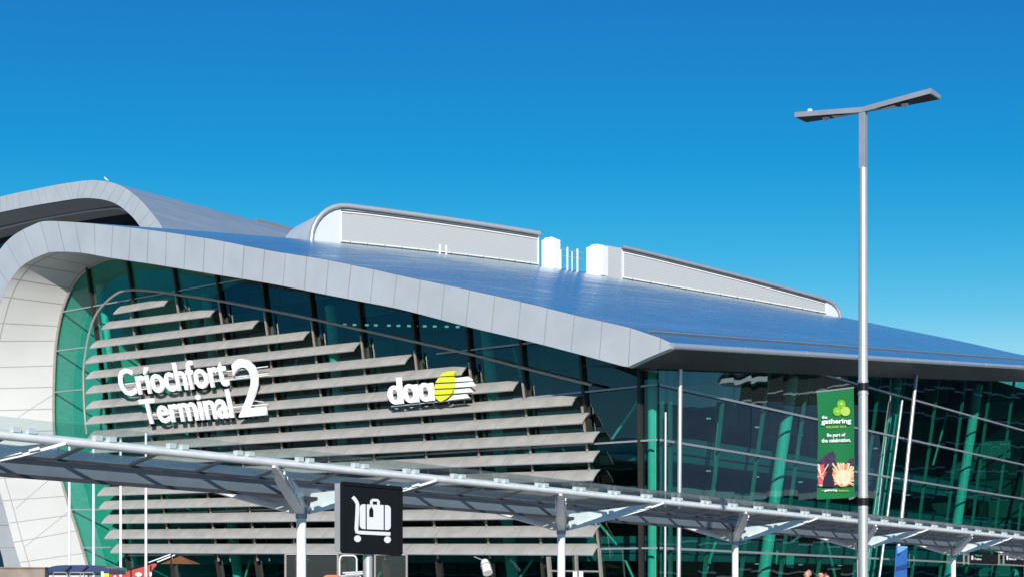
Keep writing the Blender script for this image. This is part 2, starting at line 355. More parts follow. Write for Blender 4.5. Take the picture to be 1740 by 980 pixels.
# roof shell
u_tip = outer[0][0]; u_top = uz(Lp(110, 376.5, O))[0]; z_top = uz(Lp(110, 376.5, O))[1]
VL = 74.0
def shape(p, vp):
    w = max(0, min(1, p[1]/8)); rise = .094*vp*w
    bulge = 1.0*math.sin(math.pi*min(1, vp/80))*sstep(-2, u_top*.75, p[0])*w
    return rise+bulge
def roof_pt(p, vp, dz=0): return pos(p[0], -O+vp, p[1]+shape(p, vp)+dz)
def roof_at(u, vp):
    best = None
    for i in range(n-1):
        a, b = outer[i], outer[i+1]
        if (a[0]-u)*(b[0]-u) <= 0 and a[1] > 9:
            t = (u-a[0])/(b[0]-a[0]) if b[0] != a[0] else 0; return roof_pt(lerp(a, b, t), vp)
    return roof_pt(outer[0], vp)
rm = MB(); vs_ = [VL*k/24 for k in range(25)]
OR = [Vector((p[0], p[1])) for p in outer]
rm.grid([[roof_pt(p, vp, .01) for p in OR] for vp in vs_])
rm.grid([[roof_pt((p[0]*.985, p[1]-.6), vp) if p[1] > 1 else roof_pt(p, vp) for p in OR if p[0] > .3] for vp in vs_[1:]], 1)
rm.build('roof', [M['roof'], M['inner_wall']], TB, smooth=True)
# thin dark drain running along the lower roof edge
pd = Vector(uz(Lp(1097, 562.5, O)))
MB().tube([roof_pt(pd, .3+k*3.06, .02) for k in range(25)], .05, 6).build('roof_drain', M['gutter'], TB)
# rounded kerb-side eave
pe = (Vector(outer[0])+Vector(inner[0]))/2
MB().tube([roof_pt(pe, k*VL/30, 0) for k in range(31)], .17, 12).build('eave_edge', M['eave'], TB, smooth=True)
for k in range(1, 9):
    MB().tube([roof_pt(pe, k*8.2-.05), roof_pt(pe, k*8.2+.05)], .185, 12).build('eave_joint', M['transom'], TB)
pi_ = [Vector(inner[0]), Vector(inner[1]), Vector(inner[2]), Vector(inner[3])]
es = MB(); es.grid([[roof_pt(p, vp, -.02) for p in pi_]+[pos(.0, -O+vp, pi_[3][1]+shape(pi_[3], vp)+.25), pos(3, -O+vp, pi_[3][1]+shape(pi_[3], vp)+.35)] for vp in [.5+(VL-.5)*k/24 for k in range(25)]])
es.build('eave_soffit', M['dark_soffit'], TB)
z_soff = pi_[3][1]

# arch soffit between fascia and glass
sof = [((273, 451), (368, 468)), ((184, 437.5), (275, 449)), ((138, 429.5), (215, 439)), ((92, 428), (184, 441)), ((72, 433), (160, 451)), ((50, 443.5), (146, 460)), ((34.5, 455), (134, 472)),
       ((22, 470), (124, 487)), ((9, 493), (114, 508)), ((-4, 530), (104, 540)), ((-18, 590), (96, 588)), ((-24, 660), (92.5, 657)), ((-21, 735), (93, 731)), ((-9, 803), (102, 799)),
       ((4, 850), (113, 842)), ((16, 895), (125, 880)), ((26, 932), (135, 911)), ((34.5, 960), (145, 945)), ((46, 1000), (157, 985)), ((60, 1040), (170, 1018))]
sa = catmull([uz(Lp(*a, O)) for a, b in sof], 6); sb = catmull([uz(Lp(*b, 0)) for a, b in sof], 6)
fa_r = [Vector(inner[i]) for i in range(3, n) if inner[i][0] < sa[0][0]-.3]          # right part: straight back
sa = fa_r+sa; sb = [Vector((max(p[0], 0.02), p[1]+.18)) for p in fa_r]+sb
def sof_pt(i, t, dz=0):
    a, b = pos(sa[i][0], -O+.02, sa[i][1]), pos(sb[i][0], -.02, sb[i][1]); return lerp(a, b, t)
sm = MB(); sm.grid([[sof_pt(i, k/6) for k in range(7)] for i in range(len(sa))])
# seams and drawn shadow lines: one seam along the arch near the fascia, the others across it
def seam_shadow_line(sm, pts, nrm_to, w, mi):
    A, B = [], []
    for i, p in enumerate(pts):
        t = (pts[min(i+1, len(pts)-1)]-pts[max(i-1, 0)]).normalized(); c = nrm_to[i]; s_ = t.cross(c).normalized()*w; A.append(p+c*.015-s_); B.append(p+c*.015+s_)
    sm.strip(A, B, mi)
def sof_n(i):
    j = min(i+1, len(sa)-1); k = max(i-1, 0)
    nn = (sof_pt(j, .5)-sof_pt(k, .5)).cross(sof_pt(i, 1)-sof_pt(i, 0)).normalized()
    c = pos(15, -3, 12)-sof_pt(i, .5)
    return nn if nn.dot(c) > 0 else -nn
first = len(fa_r)
seam_shadow_line(sm, [sof_pt(i, .13) for i in range(first, len(sa))], [sof_n(i) for i in range(first, len(sa))], .03, 1)
acc = 0; nxt = 1.0
for i in range(first+1, len(sa)):
    acc += (sa[i]-sa[i-1]).length
    if acc >= nxt:
        seam_shadow_line(sm, [sof_pt(i, t/4) for t in range(5)], [sof_n(i)]*5, .028, 1); nxt += 1.75
def sof_find(px, py):
    best = None
    for i in range(first, len(sa)):
        for t in range(25):
            q = sof_pt(i, t/24); d = q-CAMP; e = (CX+FPX*d.x/d.y-px)**2+(HY-FPX*d.z/d.y-py)**2
            if best is None or e < best[0]: best = (e, i, t/24)
    return best[1:]
for (a, b) in (((90, 669), (28, 712)), ((115, 868), (42, 930)), ((90, 812), (26, 863))):  # slanting shadow and cable lines drawn onto the soffit in the dark seam colour
    hit = [sof_find(lerp(a[0], b[0], q/3), lerp(a[1], b[1], q/3)) for q in range(4)]
    ia, ta, ib, tb = hit[0][0], hit[0][1], hit[-1][0], hit[-1][1]
    fr_ = [(lerp(ia, ib, q/12), lerp(ta, tb, q/12)) for q in range(13)]
    def smooth_pt(i, t): i0 = min(int(i), len(sa)-2); return lerp(sof_pt(i0, t), sof_pt(i0+1, t), i-i0)
    seam_shadow_line(sm, [smooth_pt(i, t) for i, t in fr_], [sof_n(int(i)) for i, t in fr_], .018, 1)
sm.build('arch_soffit', [M['soffit'], M['soffit_seam_shadow']], TB, smooth=True)
# bronze trim where soffit meets glass
MB().tube([pos(p[0]-.1, -.12, p[1]) for p in sb[first:]], .11, 8).build('arch_trim', M['rail'], TB, smooth=True)
# white lining continuing the arch indoors
lm = MB(); lm.grid([[pos(p[0]*(1-.01*k)-.05, .05+2.2*k, p[1]-.05*k) for k in range(6)] for p in sb[first:]]); lm.build('interior_lining', M['lining'], TB, smooth=True)

# main-front glass
gl = [Vector(p) for p in sb]
gm = MB(); gp = [pos(0.02, 0, gl[0][1])]+[pos(p[0], 0, p[1]) for p in gl]+[pos(gl[-1][0], 0, .02), pos(.02, 0, .02)]
gm.poly(gp); gm.build('front_glazing', M['glass'], TB)
gr = MB(); NBAY = 30
for k in range(NBAY):
    va_, vb_ = .02+67.5*k/NBAY, .02+67.5*(k+1)/NBAY; hs_ = [.02, 3.4, 6.37, 9.43, 12.5, 15.5, 18.5, 21.5]
    for q in range(len(hs_)-1):
        def zz(v, h): return min(h-(.0075*v if h > .1 else 0), z_soff+.094*(v+O)+.2)
        if zz(va_, hs_[q+1])-zz(va_, hs_[q]) < .02: continue
        j_ = [random.uniform(-.012, .012) for _ in range(4)]
        gr.add([pos(j_[0], va_, zz(va_, hs_[q])), pos(j_[1], vb_, zz(vb_, hs_[q])), pos(j_[2], vb_, zz(vb_, hs_[q+1])), pos(j_[0]+j_[2]-j_[1], va_, zz(va_, hs_[q+1]))], [(0, 1, 2, 3)])
gr.build('side_glazing', M['glass_right'], TB)

# mullions
for (x0, y0, x1, y1) in [(149, 452, 222, 985), (218, 445, 297, 985), (296, 455, 375, 985), (369, 466, 441, 985), (447, 479, 507, 985), (527, 494, 583, 985), (611, 511, 657, 985),
                         (702, 530, 747, 985), (795, 554, 835, 985), (886, 576, 925, 985), (987, 602, 1022, 985), (1087, 628, 1090, 985)]:
    a, b = Lp(x0, y0, .1), Lp(x1, y1, .1); b = lerp(a, b, (a.z-.05)/(a.z-b.z)); MB().bar(a, b, U, .17, .34).build('mullion', M['mullion'], TB)
for (x0, y0, x1) in [(1234, 626, 1196), (1307, 628, 1258), (1375, 628, 1325), (1438, 631, 1388), (1496, 634, 1450), (1538, 636, 1488), (1596, 638, 1548), (1641, 641, 1596), (1684, 644, 1640), (1723, 648, 1680), (1760, 650, 1720), (1139, 627, 1139), (1125, 627, 1125)]:
    a, b = Rp(x0, y0, -.16), Rp(x1, 985, -.16); b = lerp(a, b, (a.z-.05)/(a.z-b.z)); MB().bar(a, b, V, .13, .22).build('mullion', M['teal_mullion'], TB)
# transoms, both fronts
for zt in (3.4, 6.37, 9.43, 12.5):
    MB().bar(pos(.0, -.16, zt+.0), pos(min(56, 40 if zt > 12 else 45), -.16, zt+(-.012*40 if zt > 12 else 0)), Z, .10, .10).build('transom', M['transom'], TB)
    MB().bar(pos(-.12, .0, zt), pos(-.12, 67, zt-.5), Z, .13, .10).build('transom', M['transom'], TB)
for y0 in (562,):
    a = Lp(842, 590, .16); b = Lp(886, 583, .16); MB().bar(Lp(742, 601, .16), Lp(980, 573, .16), Z, .10, .08).build('transom', M['transom'], TB)
MB().bar(Rp(1378, 630, .12), Rp(1740, 731, .12), Z, .12, .10).build('transom', M['transom'], TB)
MB().bar(Lp(105, 530, .12), Lp(415, 474, .12), Z, .09, .08).build('transom', M['transom'], TB)
MB().bar(Lp(95, 596, .12), Lp(150, 589, .12), Z, .09, .08).build('transom', M['transom'], TB)
MB().bar(Lp(92, 666, .12), Lp(142, 661, .12), Z, .09, .08).build('transom', M['transom'], TB)
MB().bar(Lp(120, 865, .12), Lp(168, 865, .12), Z, .09, .08).build('transom', M['transom'], TB)
MB().bar(Lp(136, 930, .12), Lp(188, 929, .12), Z, .09, .08).build('transom', M['transom'], TB)

# sunshade louvres: bent blades whose lower edge stands out from the glass
LV = [((192, 533), (278, 518.5)), ((172, 559), (356, 537)), ((152, 591), (428, 557)), ((144, 617), (514, 576)), ((145, 643), (600, 595)), ((145, 668), (687, 617)), ((145, 694), (783, 636)), ((145, 720), (871, 662)),
      ((148, 745), (971, 687)), ((152, 769), (989, 718)), ((157, 793), (1007, 750)), ((160, 817), (1007, 783)), ((165, 841), (1007, 815)), ((167, 864), (1007, 847)), ((172, 888), (1007, 879)), ((177, 914), (1007, 910.5)), ((187, 938), (1007, 942))]
for (a, b) in LV:
    A, B = Lp(*a, 1.12), Lp(*b, 1.12)
    prof = [(1.12, 0), (1.02, .14), (.84, .33), (.63, .51), (.40, .66)]
    def row(P, k, th=0): o, h = prof[k]; return P+V*(1.12-o)+Z*(h-th)
    nseg = 1
    top = [[row(P, k) for k in range(5)] for P in (A, B)]; bot = [[row(P, k, .05)+V*.05 for k in range(5)] for P in (A, B)]
    mb = MB(); mb.grid(top); mb.grid(bot)
    for e in (0, 1): mb.strip(top[e], bot[e], 1)
    mb.add([top[0][0], top[1][0], bot[1][0], bot[0][0]], [(0, 1, 2, 3)], 1); mb.add([top[0][4], top[1][4], bot[1][4], bot[0][4]], [(0, 1, 2, 3)])
    L = (B-A).length; k = 3.1
    while k < L-.5:                                                     # joint ribs
        P = lerp(A, B, k/L); d = (B-A).normalized()*.02
        mb.strip([row(P-d, q)-V*.004+Z*.006 for q in range(5)], [row(P+d, q)-V*.004+Z*.006 for q in range(5)], 2); k += 3.1
    mb.build('louvre', [M['louvre'], M['steel'], M['seam']], TB)
# brackets carrying the louvres off the mullions
for (x0, y0, x1, y1) in [(296, 500, 375, 985), (369, 510, 441, 985), (447, 530, 507, 985), (527, 545, 583, 985), (611, 570, 657, 985), (702, 595, 747, 985), (795, 615, 835, 985), (886, 650, 925, 985), (987, 690, 1022, 985), (218, 520, 297, 985)]:
    a, b = Lp(x0+2, y0, .52), Lp(x1+2, y1, .52); b = lerp(a, b, (a.z-2.9)/(a.z-b.z)); MB().bar(a, b, U, .10, .12).build('louvre_bracket', M['rail'], TB)
# bent rail framing the louvres
rl = catmull([(147, 737), (143.5, 700), (142, 660), (142, 626), (149, 577), (159, 543), (172, 522), (195, 501), (218, 492.5), (259, 494), (310, 501.5), (374, 511), (500, 535), (538, 543), (687, 576), (797, 600.6), (900, 627), (1005, 653)], 4)
MB().tube([Lp(p[0], p[1], .95) for p in rl], .085, 8).build('louvre_rail', M['rail'], TB, smooth=True)

# interior: floors, core wall, columns, braces
for zt in (3.0, 6.0, 9.05):
    MB().box(pos(23, 35, zt), U*20, V*30, Z*.22).build('floor_slab', M['slab'], TB)
MB().box(pos(23, 32, .06), U*22, V*31, Z*.05).build('floor_slab', M['slab'], TB)
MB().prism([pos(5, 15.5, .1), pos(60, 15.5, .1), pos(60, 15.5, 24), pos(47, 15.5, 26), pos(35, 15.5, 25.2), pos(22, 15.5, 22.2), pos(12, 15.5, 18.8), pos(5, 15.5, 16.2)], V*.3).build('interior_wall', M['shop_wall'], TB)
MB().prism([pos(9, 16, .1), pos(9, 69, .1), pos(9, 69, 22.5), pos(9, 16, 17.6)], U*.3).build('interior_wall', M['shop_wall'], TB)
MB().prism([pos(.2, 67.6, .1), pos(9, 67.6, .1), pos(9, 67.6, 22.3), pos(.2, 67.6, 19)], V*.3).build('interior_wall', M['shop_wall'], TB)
def icol(a, b, r): 
    a, b = Vector(a), Vector(b); b = lerp(a, b, (a.z-.1)/(a.z-b.z)); MB().tube([a, b], r, 20, caps=False).build('interior_column', M['column'], TB, smooth=True)
icol(Rp(1347, 640, -1.6), Rp(1297, 979, -1.6), .40); icol(Rp(1524, 645, -1.6), Rp(1477, 965, -1.6), .42); icol(Rp(1662, 655, -1.6), Rp(1612, 980, -1.6), .42); icol(Rp(1775, 655, -1.6), Rp(1728, 960, -1.6), .42)
icol(pos(1.0, 1.0, 14), pos(1.0, 1.0, 0), .26)
icol(Lp(824, 545, -2), Lp(872, 985, -2), .36); icol(Lp(561, 520, -2), Lp(603, 985, -2), .36); icol(Lp(350, 500, -2), Lp(405, 985, -2), .36); icol(Lp(170, 480, -2), Lp(235, 985, -2), .30)
for (x0, y0, x1, y1, o) in [(1085, 680, 1040, 745, -1.2), (1015, 885, 1048, 925, -1.2), (905, 950, 880, 985, -1.2), (1062, 950, 1078, 985, -1), (755, 735, 770, 760, -2), (640, 985, 655, 955, -1), (415, 985, 425, 950, -1), (497, 635, 505, 610, -2), (940, 720, 960, 770, -1.2), (300, 870, 315, 845, -1), (860, 540, 885, 640, -1.5)]:
    MB().tube([Lp(x0, y0, o), Lp(x1, y1, o)], .075, 6).build('brace', M['brace'], TB)
for zt in (3.22, 6.22, 9.27):
    MB().box(pos(2.9, 35, zt+.55), U*.03, V*30, Z*.5).build('balustrade', M['slab'], TB)
    MB().box(pos(23, 4.9, zt+.55), U*20, V*.03, Z*.5).build('balustrade', M['slab'], TB)
for k in range(13):
    px = 572+k*17+random.uniform(-4, 4); MB().tube([Lp(px, 552+.02*(px-572), -3.5), Lp(px, 552+.02*(px-572), -3.5)+Z*.1], .13, 10).build('ceiling_light', M['ceiling_lamp'], TB)
for v0 in (8, 15, 22, 29, 36, 43, 50):
    for zt in (2.7, 5.7, 8.75, 12.2): MB().tube([pos(5, v0, zt), pos(5, v0, zt+.08)], .16, 10).build('ceiling_light', M['ceiling_lamp'], TB)
for (x0, y0, x1, y1, e) in [(1330, 930, 1375, 900, -4), (1200, 905, 1245, 880, -4), (1650, 900, 1700, 935, -5), (1225, 690, 1212, 780, -1.5), (1405, 915, 1420, 985, -1), (1195, 985, 1216, 920, -1.2), (1610, 700, 1585, 790, -3)]:
    MB().tube([Rp(x0, y0, e), Rp(x1, y1, e)], .09, 6).build('brace', M['brace'], TB)
# outside struts holding up the eave
a, b = Rp(1156, 627, .9), Rp(1153, 1000, .9); b = lerp(a, b, (a.z-.0)/(a.z-b.z)); MB().tube([a, b], .125, 12).build('eave_strut', M['pole'], TB, smooth=True)
a, b = Rp(1131, 700, .4), Rp(1130, 1000, .4); b = lerp(a, b, (a.z-.0)/(a.z-b.z)); MB().tube([a, b], .07, 10).build('eave_strut', M['pole'], TB, smooth=True)
a, b = Rp(1557, 637, .9), Rp(1521, 985, .9); b = lerp(a, b, (a.z-.0)/(a.z-b.z)); MB().tube([a, b], .14, 12).build('eave_strut', M['pole'], TB, smooth=True)
a, b = Rp(1533, 680, .5), Rp(1507, 881, .5); b = lerp(a, b, (a.z-.0)/(a.z-b.z)); MB().tube([a, b], .09, 10).build('eave_strut', M['pole'], TB, smooth=True)
# entrance door frame
ed = MB()
for (x0, y0, x1, y1) in [(932, 945, 937, 1010), (1018, 932, 1024, 1010), (979, 943, 982, 1010)]:
    a, b = Lp(x0, y0, 1.2), Lp(x1, y1, 1.2); b = lerp(a, b, (a.z-.0)/(a.z-b.z)); ed.bar(a, b, U, .2 if x0 < 940 else .12, .2)
ed.bar(Lp(934, 969, 1.2), Lp(1021, 970, 1.2), Z, .1, .1); ed.build('door_frame', M['rail'], TB)

# roof monitors (louvred plant housings on the crest)
def proj(P): d = P-CAMP; return CX+FPX*d.x/d.y, HY-FPX*d.z/d.y
MD = Vector((52, 23.1))/math.hypot(52, 23.1); BACK = U*MD.x + V*MD.y     # both stand on one line slanting across the roof
def crest(t, h, d=0): return roof_at(40.6-23.1*t, 20+52*t)+Z*h+BACK*d
def solve_t(px):
    lo, hi = -.15, 1.03
    for _ in range(50):
        m_ = (lo+hi)/2
        if proj(crest(m_, 0))[0] < px: lo = m_
        else: hi = m_
    return lo
def housing(name, cs, ta, tb, inset, hood, deep=3.2):
    b = MB(); fr, bk = [crest(t, h) for t, h in cs], [crest(t, h, deep) for t, h in cs]
    b.strip(fr, bk); b.strip(fr, [crest(t, -.3) for t, h in cs]); b.strip(bk, [crest(t, -.6, deep) for t, h in cs])
    for e in (0, -1): b.add([fr[e], bk[e], crest(cs[e][0], -.6, deep), crest(cs[e][0], -.3)], [(0, 1, 2, 3)])
    mon = b.build(name, M['monitor'], TB, smooth=True)
    MB().tube([crest(t, h, -.12) for t, h in cs], hood*.85, 10).build('hood_edge', M['lamp'] if deep < 4 else M['steel'], mon, smooth=True)
    def top(t):
        for i in range(len(cs)-1):
            if cs[i][0] <= t <= cs[i+1][0]: return lerp(cs[i][1], cs[i+1][1], (t-cs[i][0])/max(1e-9, cs[i+1][0]-cs[i][0]))-inset
        return cs[-1][1]-inset
    ts = [lerp(ta, tb, k/8) for k in range(9)]
    pm = MB(); pm.grid([[crest(t, .14, -.08), crest(t, top(t), -.08)] for t in ts]); pm.build('louvre_panel', M['ribbed'], mon)
    for off in (0, 1): MB().tube([crest(t, top(t) if off else .14, -.12) for t in ts], .06, 6).build('panel_trim', M['white'], mon)
    for t in (ta, tb): MB().tube([crest(t, .1, -.12), crest(t, top(t), -.12)], .06, 6).build('panel_trim', M['white'], mon)
    MB().tube([crest(t, top(t)+.13, -.1) for t in ts], .06, 6).build('drawn_gap_shadow', M['beam_dark'], mon)  # dark bar that draws in the shade of the gap above the panel
    for k in range(12):
        t = lerp(ta, tb, (k+.5)/12); MB().tube([crest(t, -.05, -.35), crest(t, .16, -.12)], .05, 6).build('panel_foot', M['gutter'], mon)
t1, t2 = solve_t(528), solve_t(916); H1 = 3.05; w_ = .055
housing('roof_monitor', [(t1+w_*(1-math.cos(q*math.pi/16)), H1*math.sin(q*math.pi/16)-.1*(q == 0)) for q in range(9)]+[(lerp(t1+w_, t2, k/6), H1-.25*k/6) for k in range(1, 7)], solve_t(579), t2-.003, .5, .24, 6.5)
t3, t4, t5 = solve_t(1056), solve_t(1402), solve_t(1427)
c2 = [(lerp(t3, t4, k/10), lerp(2.85, 1.45, (k/10)**1.2)) for k in range(11)]
housing('roof_monitor', c2+[(lerp(t4, t5, math.sin(q*math.pi/8)), 1.45*math.cos(q*math.pi/8)-.05) for q in range(1, 5)], t3+.002, t4, .46, .2)
def plant(px0, px1, h, lump):
    ta, tb = solve_t(px0), solve_t(px1); a_, b_ = crest(ta, 0), crest(tb, 0); c = (a_+b_)/2
    w_ = (px1-px0)/2/FPX*c.y*.92; c = c - U*w_*.1; b = MB(); b.box(c+V*.5+Z*(h/2-.1), U*w_, V*.5, Z*(h/2+.1)); bx_ = b.build('plant_box', M['box'], TB, bevel=.05)
    MB().box(c+V*.4+Z*(h+.05), U*(w_*2*lump), V*.4, Z*.08).build('plant_lid', M['box'], TB, bevel=.05)
plant(915, 944, 2.45, .3); plant(990, 1026, 2.5, .25)
b = MB(); a_, c_ = crest(solve_t(1031), 0), crest(t3, 0); b.box((a_+c_)/2+BACK*1.2+Z*1.35, (c_-a_)/2, BACK*1.2, Z*1.4); b.build('housing_end', M['ribbed'], TB)
for px in (953, 964, 972, 981):
    t = solve_t(px); MB().tube([crest(t, -.1), crest(t, 2.0 if px in (964, 981) else 1.7)], .09 if px in (964, 981) else .05, 8).build('roof_post', M['white'], TB)
for h in (1.2, 1.75): MB().tube([crest(solve_t(947), h), crest(solve_t(991), h)], .03, 6).build('roof_rail', M['steel'], TB)
for px in (736, 747):
    t = solve_t(px); q = crest(t, 0, -1.2); q.z = roof_at(40.6-23.1*t-1.2*MD.x, 20+52*t-1.2*MD.y).z; MB().tube([q-Z*.1, q+Z*.75], .09, 8).build('roof_post', M['white'], TB)

# ------------------------------------------------------------------ rear terminal block
RO = -46.0
RB = thing('rear_terminal_block', pos(60, 46, 0), 'second arched silver roof with grey fascia rising behind the main terminal', 'building')
op = catmull([(-140, 376), (-60, 350), (0, 334.6), (52, 323), (100.6, 313.6), (144, 307.3), (167, 307), (195, 312), (218, 323), (238.5, 340), (259, 363), (277, 389), (292, 425), (300, 480), (303, 560), (303, 700), (303, 900), (303, 1000)], 5)
ip = catmull([(-140, 396), (-60, 374), (0, 361), (57.5, 349.5), (115, 340), (134, 337.5), (152, 337), (178, 340), (201, 349), (224, 368), (238, 386), (252, 411), (266, 450), (272, 500), (274, 580), (274, 720), (274, 900), (274, 1000)], 5)
ou = [Vector(uz(Lp(p[0], p[1], RO))) for p in op]; iu = [Vector(uz(Lp(p[0], p[1], RO))) for p in ip]
def RPt(p, v): return pos(p[0], -RO+v, p[1])
f2 = MB(); f2.strip([RPt(p, 0) for p in ou], [RPt(p, 0) for p in iu]); f2.strip([RPt(p, 0) for p in iu], [RPt(p, .5) for p in iu]); f2.strip([RPt(p, .5) for p in ou], [RPt(p, .5) for p in iu])
acc = 0; nxt = .6
for i in range(1, len(ou)):
    d = (ou[i]-ou[i-1]).length; acc += d
    if acc >= nxt:
        w = (ou[i]-ou[i-1]).normalized()*.035; f2.add([RPt(ou[i]-w, -.008), RPt(ou[i]+w, -.008), RPt(iu[i]+w, -.008), RPt(iu[i]-w, -.008)], [(0, 1, 2, 3)], 1); nxt += 1.75
f2.build('fascia', [M['fascia'], M['seam']], RB)
r2 = MB(); r2.grid([[RPt(p, .02+k*7) for p in ou] for k in range(11)]); r2.build('roof', M['rear_roof'], RB, smooth=True)
s2 = MB(); s2.grid([[RPt(p, .4+k*3.5) for p in iu] for k in range(4)]); s2.build('soffit', M['soffit'], RB, smooth=True)
g2 = MB(); g2.poly([RPt(p, 9) for p in iu]+[pos(iu[0][0], -RO+9, 0)]); g2.build('glazing', M['glass_dark'], RB)
MB().box(pos(75, -RO+14, 16), U*40, V*.2, Z*17).build('interior_wall', M['inner_wall'], RB)
tr = catmull([(-140, 424), (-60, 404), (0, 389), (72, 372.5), (144, 360), (178, 356), (201, 354.5), (216, 359)], 4)
MB().tube([Lp(p[0], p[1], RO-5) for p in tr], .16, 8).build('soffit_rail', M['steel'], RB, smooth=True)
rw = MB(); rw.bar(Lp(316, 343.5, RO-22), Lp(424, 373.5, RO-46), Z, .5, .3); 
q0, q1 = RPt(Vector(uz(Lp(180, 309, RO))), 25), RPt(Vector(uz(Lp(180, 309, RO))), 50)
MB().bar(q0+Z*.05, q1+Z*.05, Z, .5, .6).build('roof_walkway', M['gutter'], RB)

# ------------------------------------------------------------------ wall signs
SP = (CORNER - V*1.42, V)
ws = thing('building_sign', Lp(310, 700, 1.6), 'white raised sign reading Críochfort Terminal 2 on the louvres', 'sign')
text_obj('letters', 'Críochfort', [(198, 627.6), (381, 604.4), (391.7, 655.5), (209, 673.6)], SP, .13, M['letter'], ws, .018, -V)
text_obj('letters', 'Terminal', [(237, 679), (389.4, 660.7), (400, 709.5), (247.5, 721)], SP, .13, M['letter'], ws, .022, -V)
text_obj('numeral', '2', [(393, 611), (440, 606), (455.5, 704.5), (408.6, 709)], SP, .16, M['letter'], ws, .004, -V)
for (a, b) in (((212, 652), (455, 622)), ((214, 664), (456, 637)), ((250, 705), (455, 686)), ((400, 640), (455, 634))):
    MB().bar(Lp(*a, 1.35), Lp(*b, 1.35), Z, .06, .06).build('sign_rail', M['white'], ws)
for x, y in ((230, 655), (300, 645), (375, 635), (270, 700), (340, 692), (430, 680)):
    MB().bar(Lp(x, y, 1.38), Lp(x, y, 1.38)+V*1.0, Z, .06, .06).build('sign_rail', M['white'], ws)
ls = thing('logo_sign', Lp(735, 690, 1.6), 'white and yellow raised logo reading daa on the right of the louvres', 'sign')
def zp(x, y): return (640+x/9.158, 610+y/9.158)
def solid(name, pts, m, parent, plane, depth, nd, hole=None):
    P = [unproj(*p, *plane) for p in pts]; b = MB()
    if hole:
        Q = [unproj(*p, *plane) for p in hole]; k = len(P); off = nd*depth
        b.strip(P+P[:1], Q+Q[:1]); b.strip([p+off for p in P+P[:1]], [p+off for p in Q+Q[:1]]); b.strip(P+P[:1], [p+off for p in P+P[:1]]); b.strip(Q+Q[:1], [p+off for p in Q+Q[:1]])
    else: b.prism(P, nd*depth)
    return b.build(name, m, parent)
def ell(cx, cy, rx, ry, lean=0, k=28): return [zp(cx+rx*math.cos(q)+lean*ry*math.sin(q), cy+ry*math.sin(q)) for q in [2*math.pi*i/k for i in range(k)]]
for (cx, cy, st) in ((303, 555, [(318, 287), (392, 280), (428, 688), (352, 698)]), (537, 532, [(588, 392), (650, 386), (672, 665), (606, 672)]), (773, 512, [(822, 372), (886, 364), (914, 640), (846, 648)])):
    solid('letter', ell(cx, cy, 116, 148, .1), M['letter'], ls, SP, .12, -V, ell(cx, cy, 47, 80, .1))
    solid('letter_stem', [zp(*p) for p in st], M['letter'], ls, (CORNER-V*1.425, V), .12, -V)
xl = [(187, 1120), (215, 1040), (260, 1000), (350, 940), (450, 918), (540, 922), (600, 942), (640, 985), (655, 1020)]
xr = [(187, 1225), (215, 1240), (250, 1215), (275, 1222), (350, 1232), (420, 1228), (480, 1215), (540, 1185), (590, 1150), (630, 1090), (655, 1045)]
def ip_(t, y):
    for i in range(len(t)-1):
        if t[i][0] <= y <= t[i+1][0]: return lerp(t[i][1], t[i+1][1], (y-t[i][0])/(t[i+1][0]-t[i][0]))
    return t[-1][1]
for (y0, y1) in ((187, 259), (279, 359), (380, 452), (472, 545), (565, 655)):
    ys = [lerp(y0, y1, k/6) for k in range(7)]
    solid('globe_band', [zp(ip_(xl, y), y+6) for y in ys]+[zp(ip_(xr, y), y-6) for y in ys[::-1]], M['yellow'], ls, SP, .15, -V)
for bar in ([(1238, 292), (1440, 268), (1490, 300), (1505, 335), (1238, 352)], [(1240, 375), (1510, 352), (1545, 400), (1538, 420), (1236, 440)], [(1232, 470), (1460, 450), (1510, 495), (1512, 510), (1215, 530)], [(1205, 562), (1410, 540), (1455, 600), (1120, 640)]):
    solid('speed_bar', [zp(*p) for p in bar], M['letter'], ls, SP, .12, -V)
MB().bar(Lp(665, 690, 1.35), Lp(800, 676, 1.35), Z, .07, .07).build('sign_rail', M['steel'], ls)
for x, y in ((680, 668), (735, 660), (790, 655)): MB().bar(Lp(x, y, 1.38), Lp(x, y, 1.38)+V*1.0, Z, .06, .06).build('sign_rail', M['steel'], ls)

# ------------------------------------------------------------------ walkway canopy
C0 = at(512, 985, 32.6); C0.z = 0
BAY = 9.95; NB = -U                                                     # NB points from the canopy to us
CP = thing('walkway_canopy', C0, 'long white steel and glass walkway canopy on forked columns before the terminal', 'canopy')
def cz(s): return 3.88 - .0092*s                                        # tube height along the canopy
def cpt(s, b, z): return C0+V*s+NB*b+Z*z
S0, S1 = -BAY*1.6, BAY*7.4
B_T, A_ = 1.6, 2.4
for side in (1, -1):
    MB().tube([cpt(S0, side*B_T, cz(S0)), cpt(S1, side*B_T, cz(S1))], .085, 12).build('edge_tube', M['white'], CP, smooth=True)
gbm = MB(); 
prof = [(-.17, -.30), (.17, -.30), (.24, -.02), (-.24, -.02)]
gbm.prism([cpt(S0, b, cz(S0)-.20+h) for b, h in prof], cpt(S1, 0, cz(S1))-cpt(S0, 0, cz(S0))); gbm.build('gutter_beam', M['beam'], CP)
MB().bar(cpt(S0, .24, cz(S0)-.53), cpt(S1, .24, cz(S1)-.53), Z, .07, .06).build('beam_flange', M['beam_dark'], CP)
MB().bar(cpt(S0, .33, cz(S0)-.20), cpt(S1, .33, cz(S1)-.20), Z, .05, .05).build('beam_flange', M['beam_dark'], CP)
PW = BAY/6
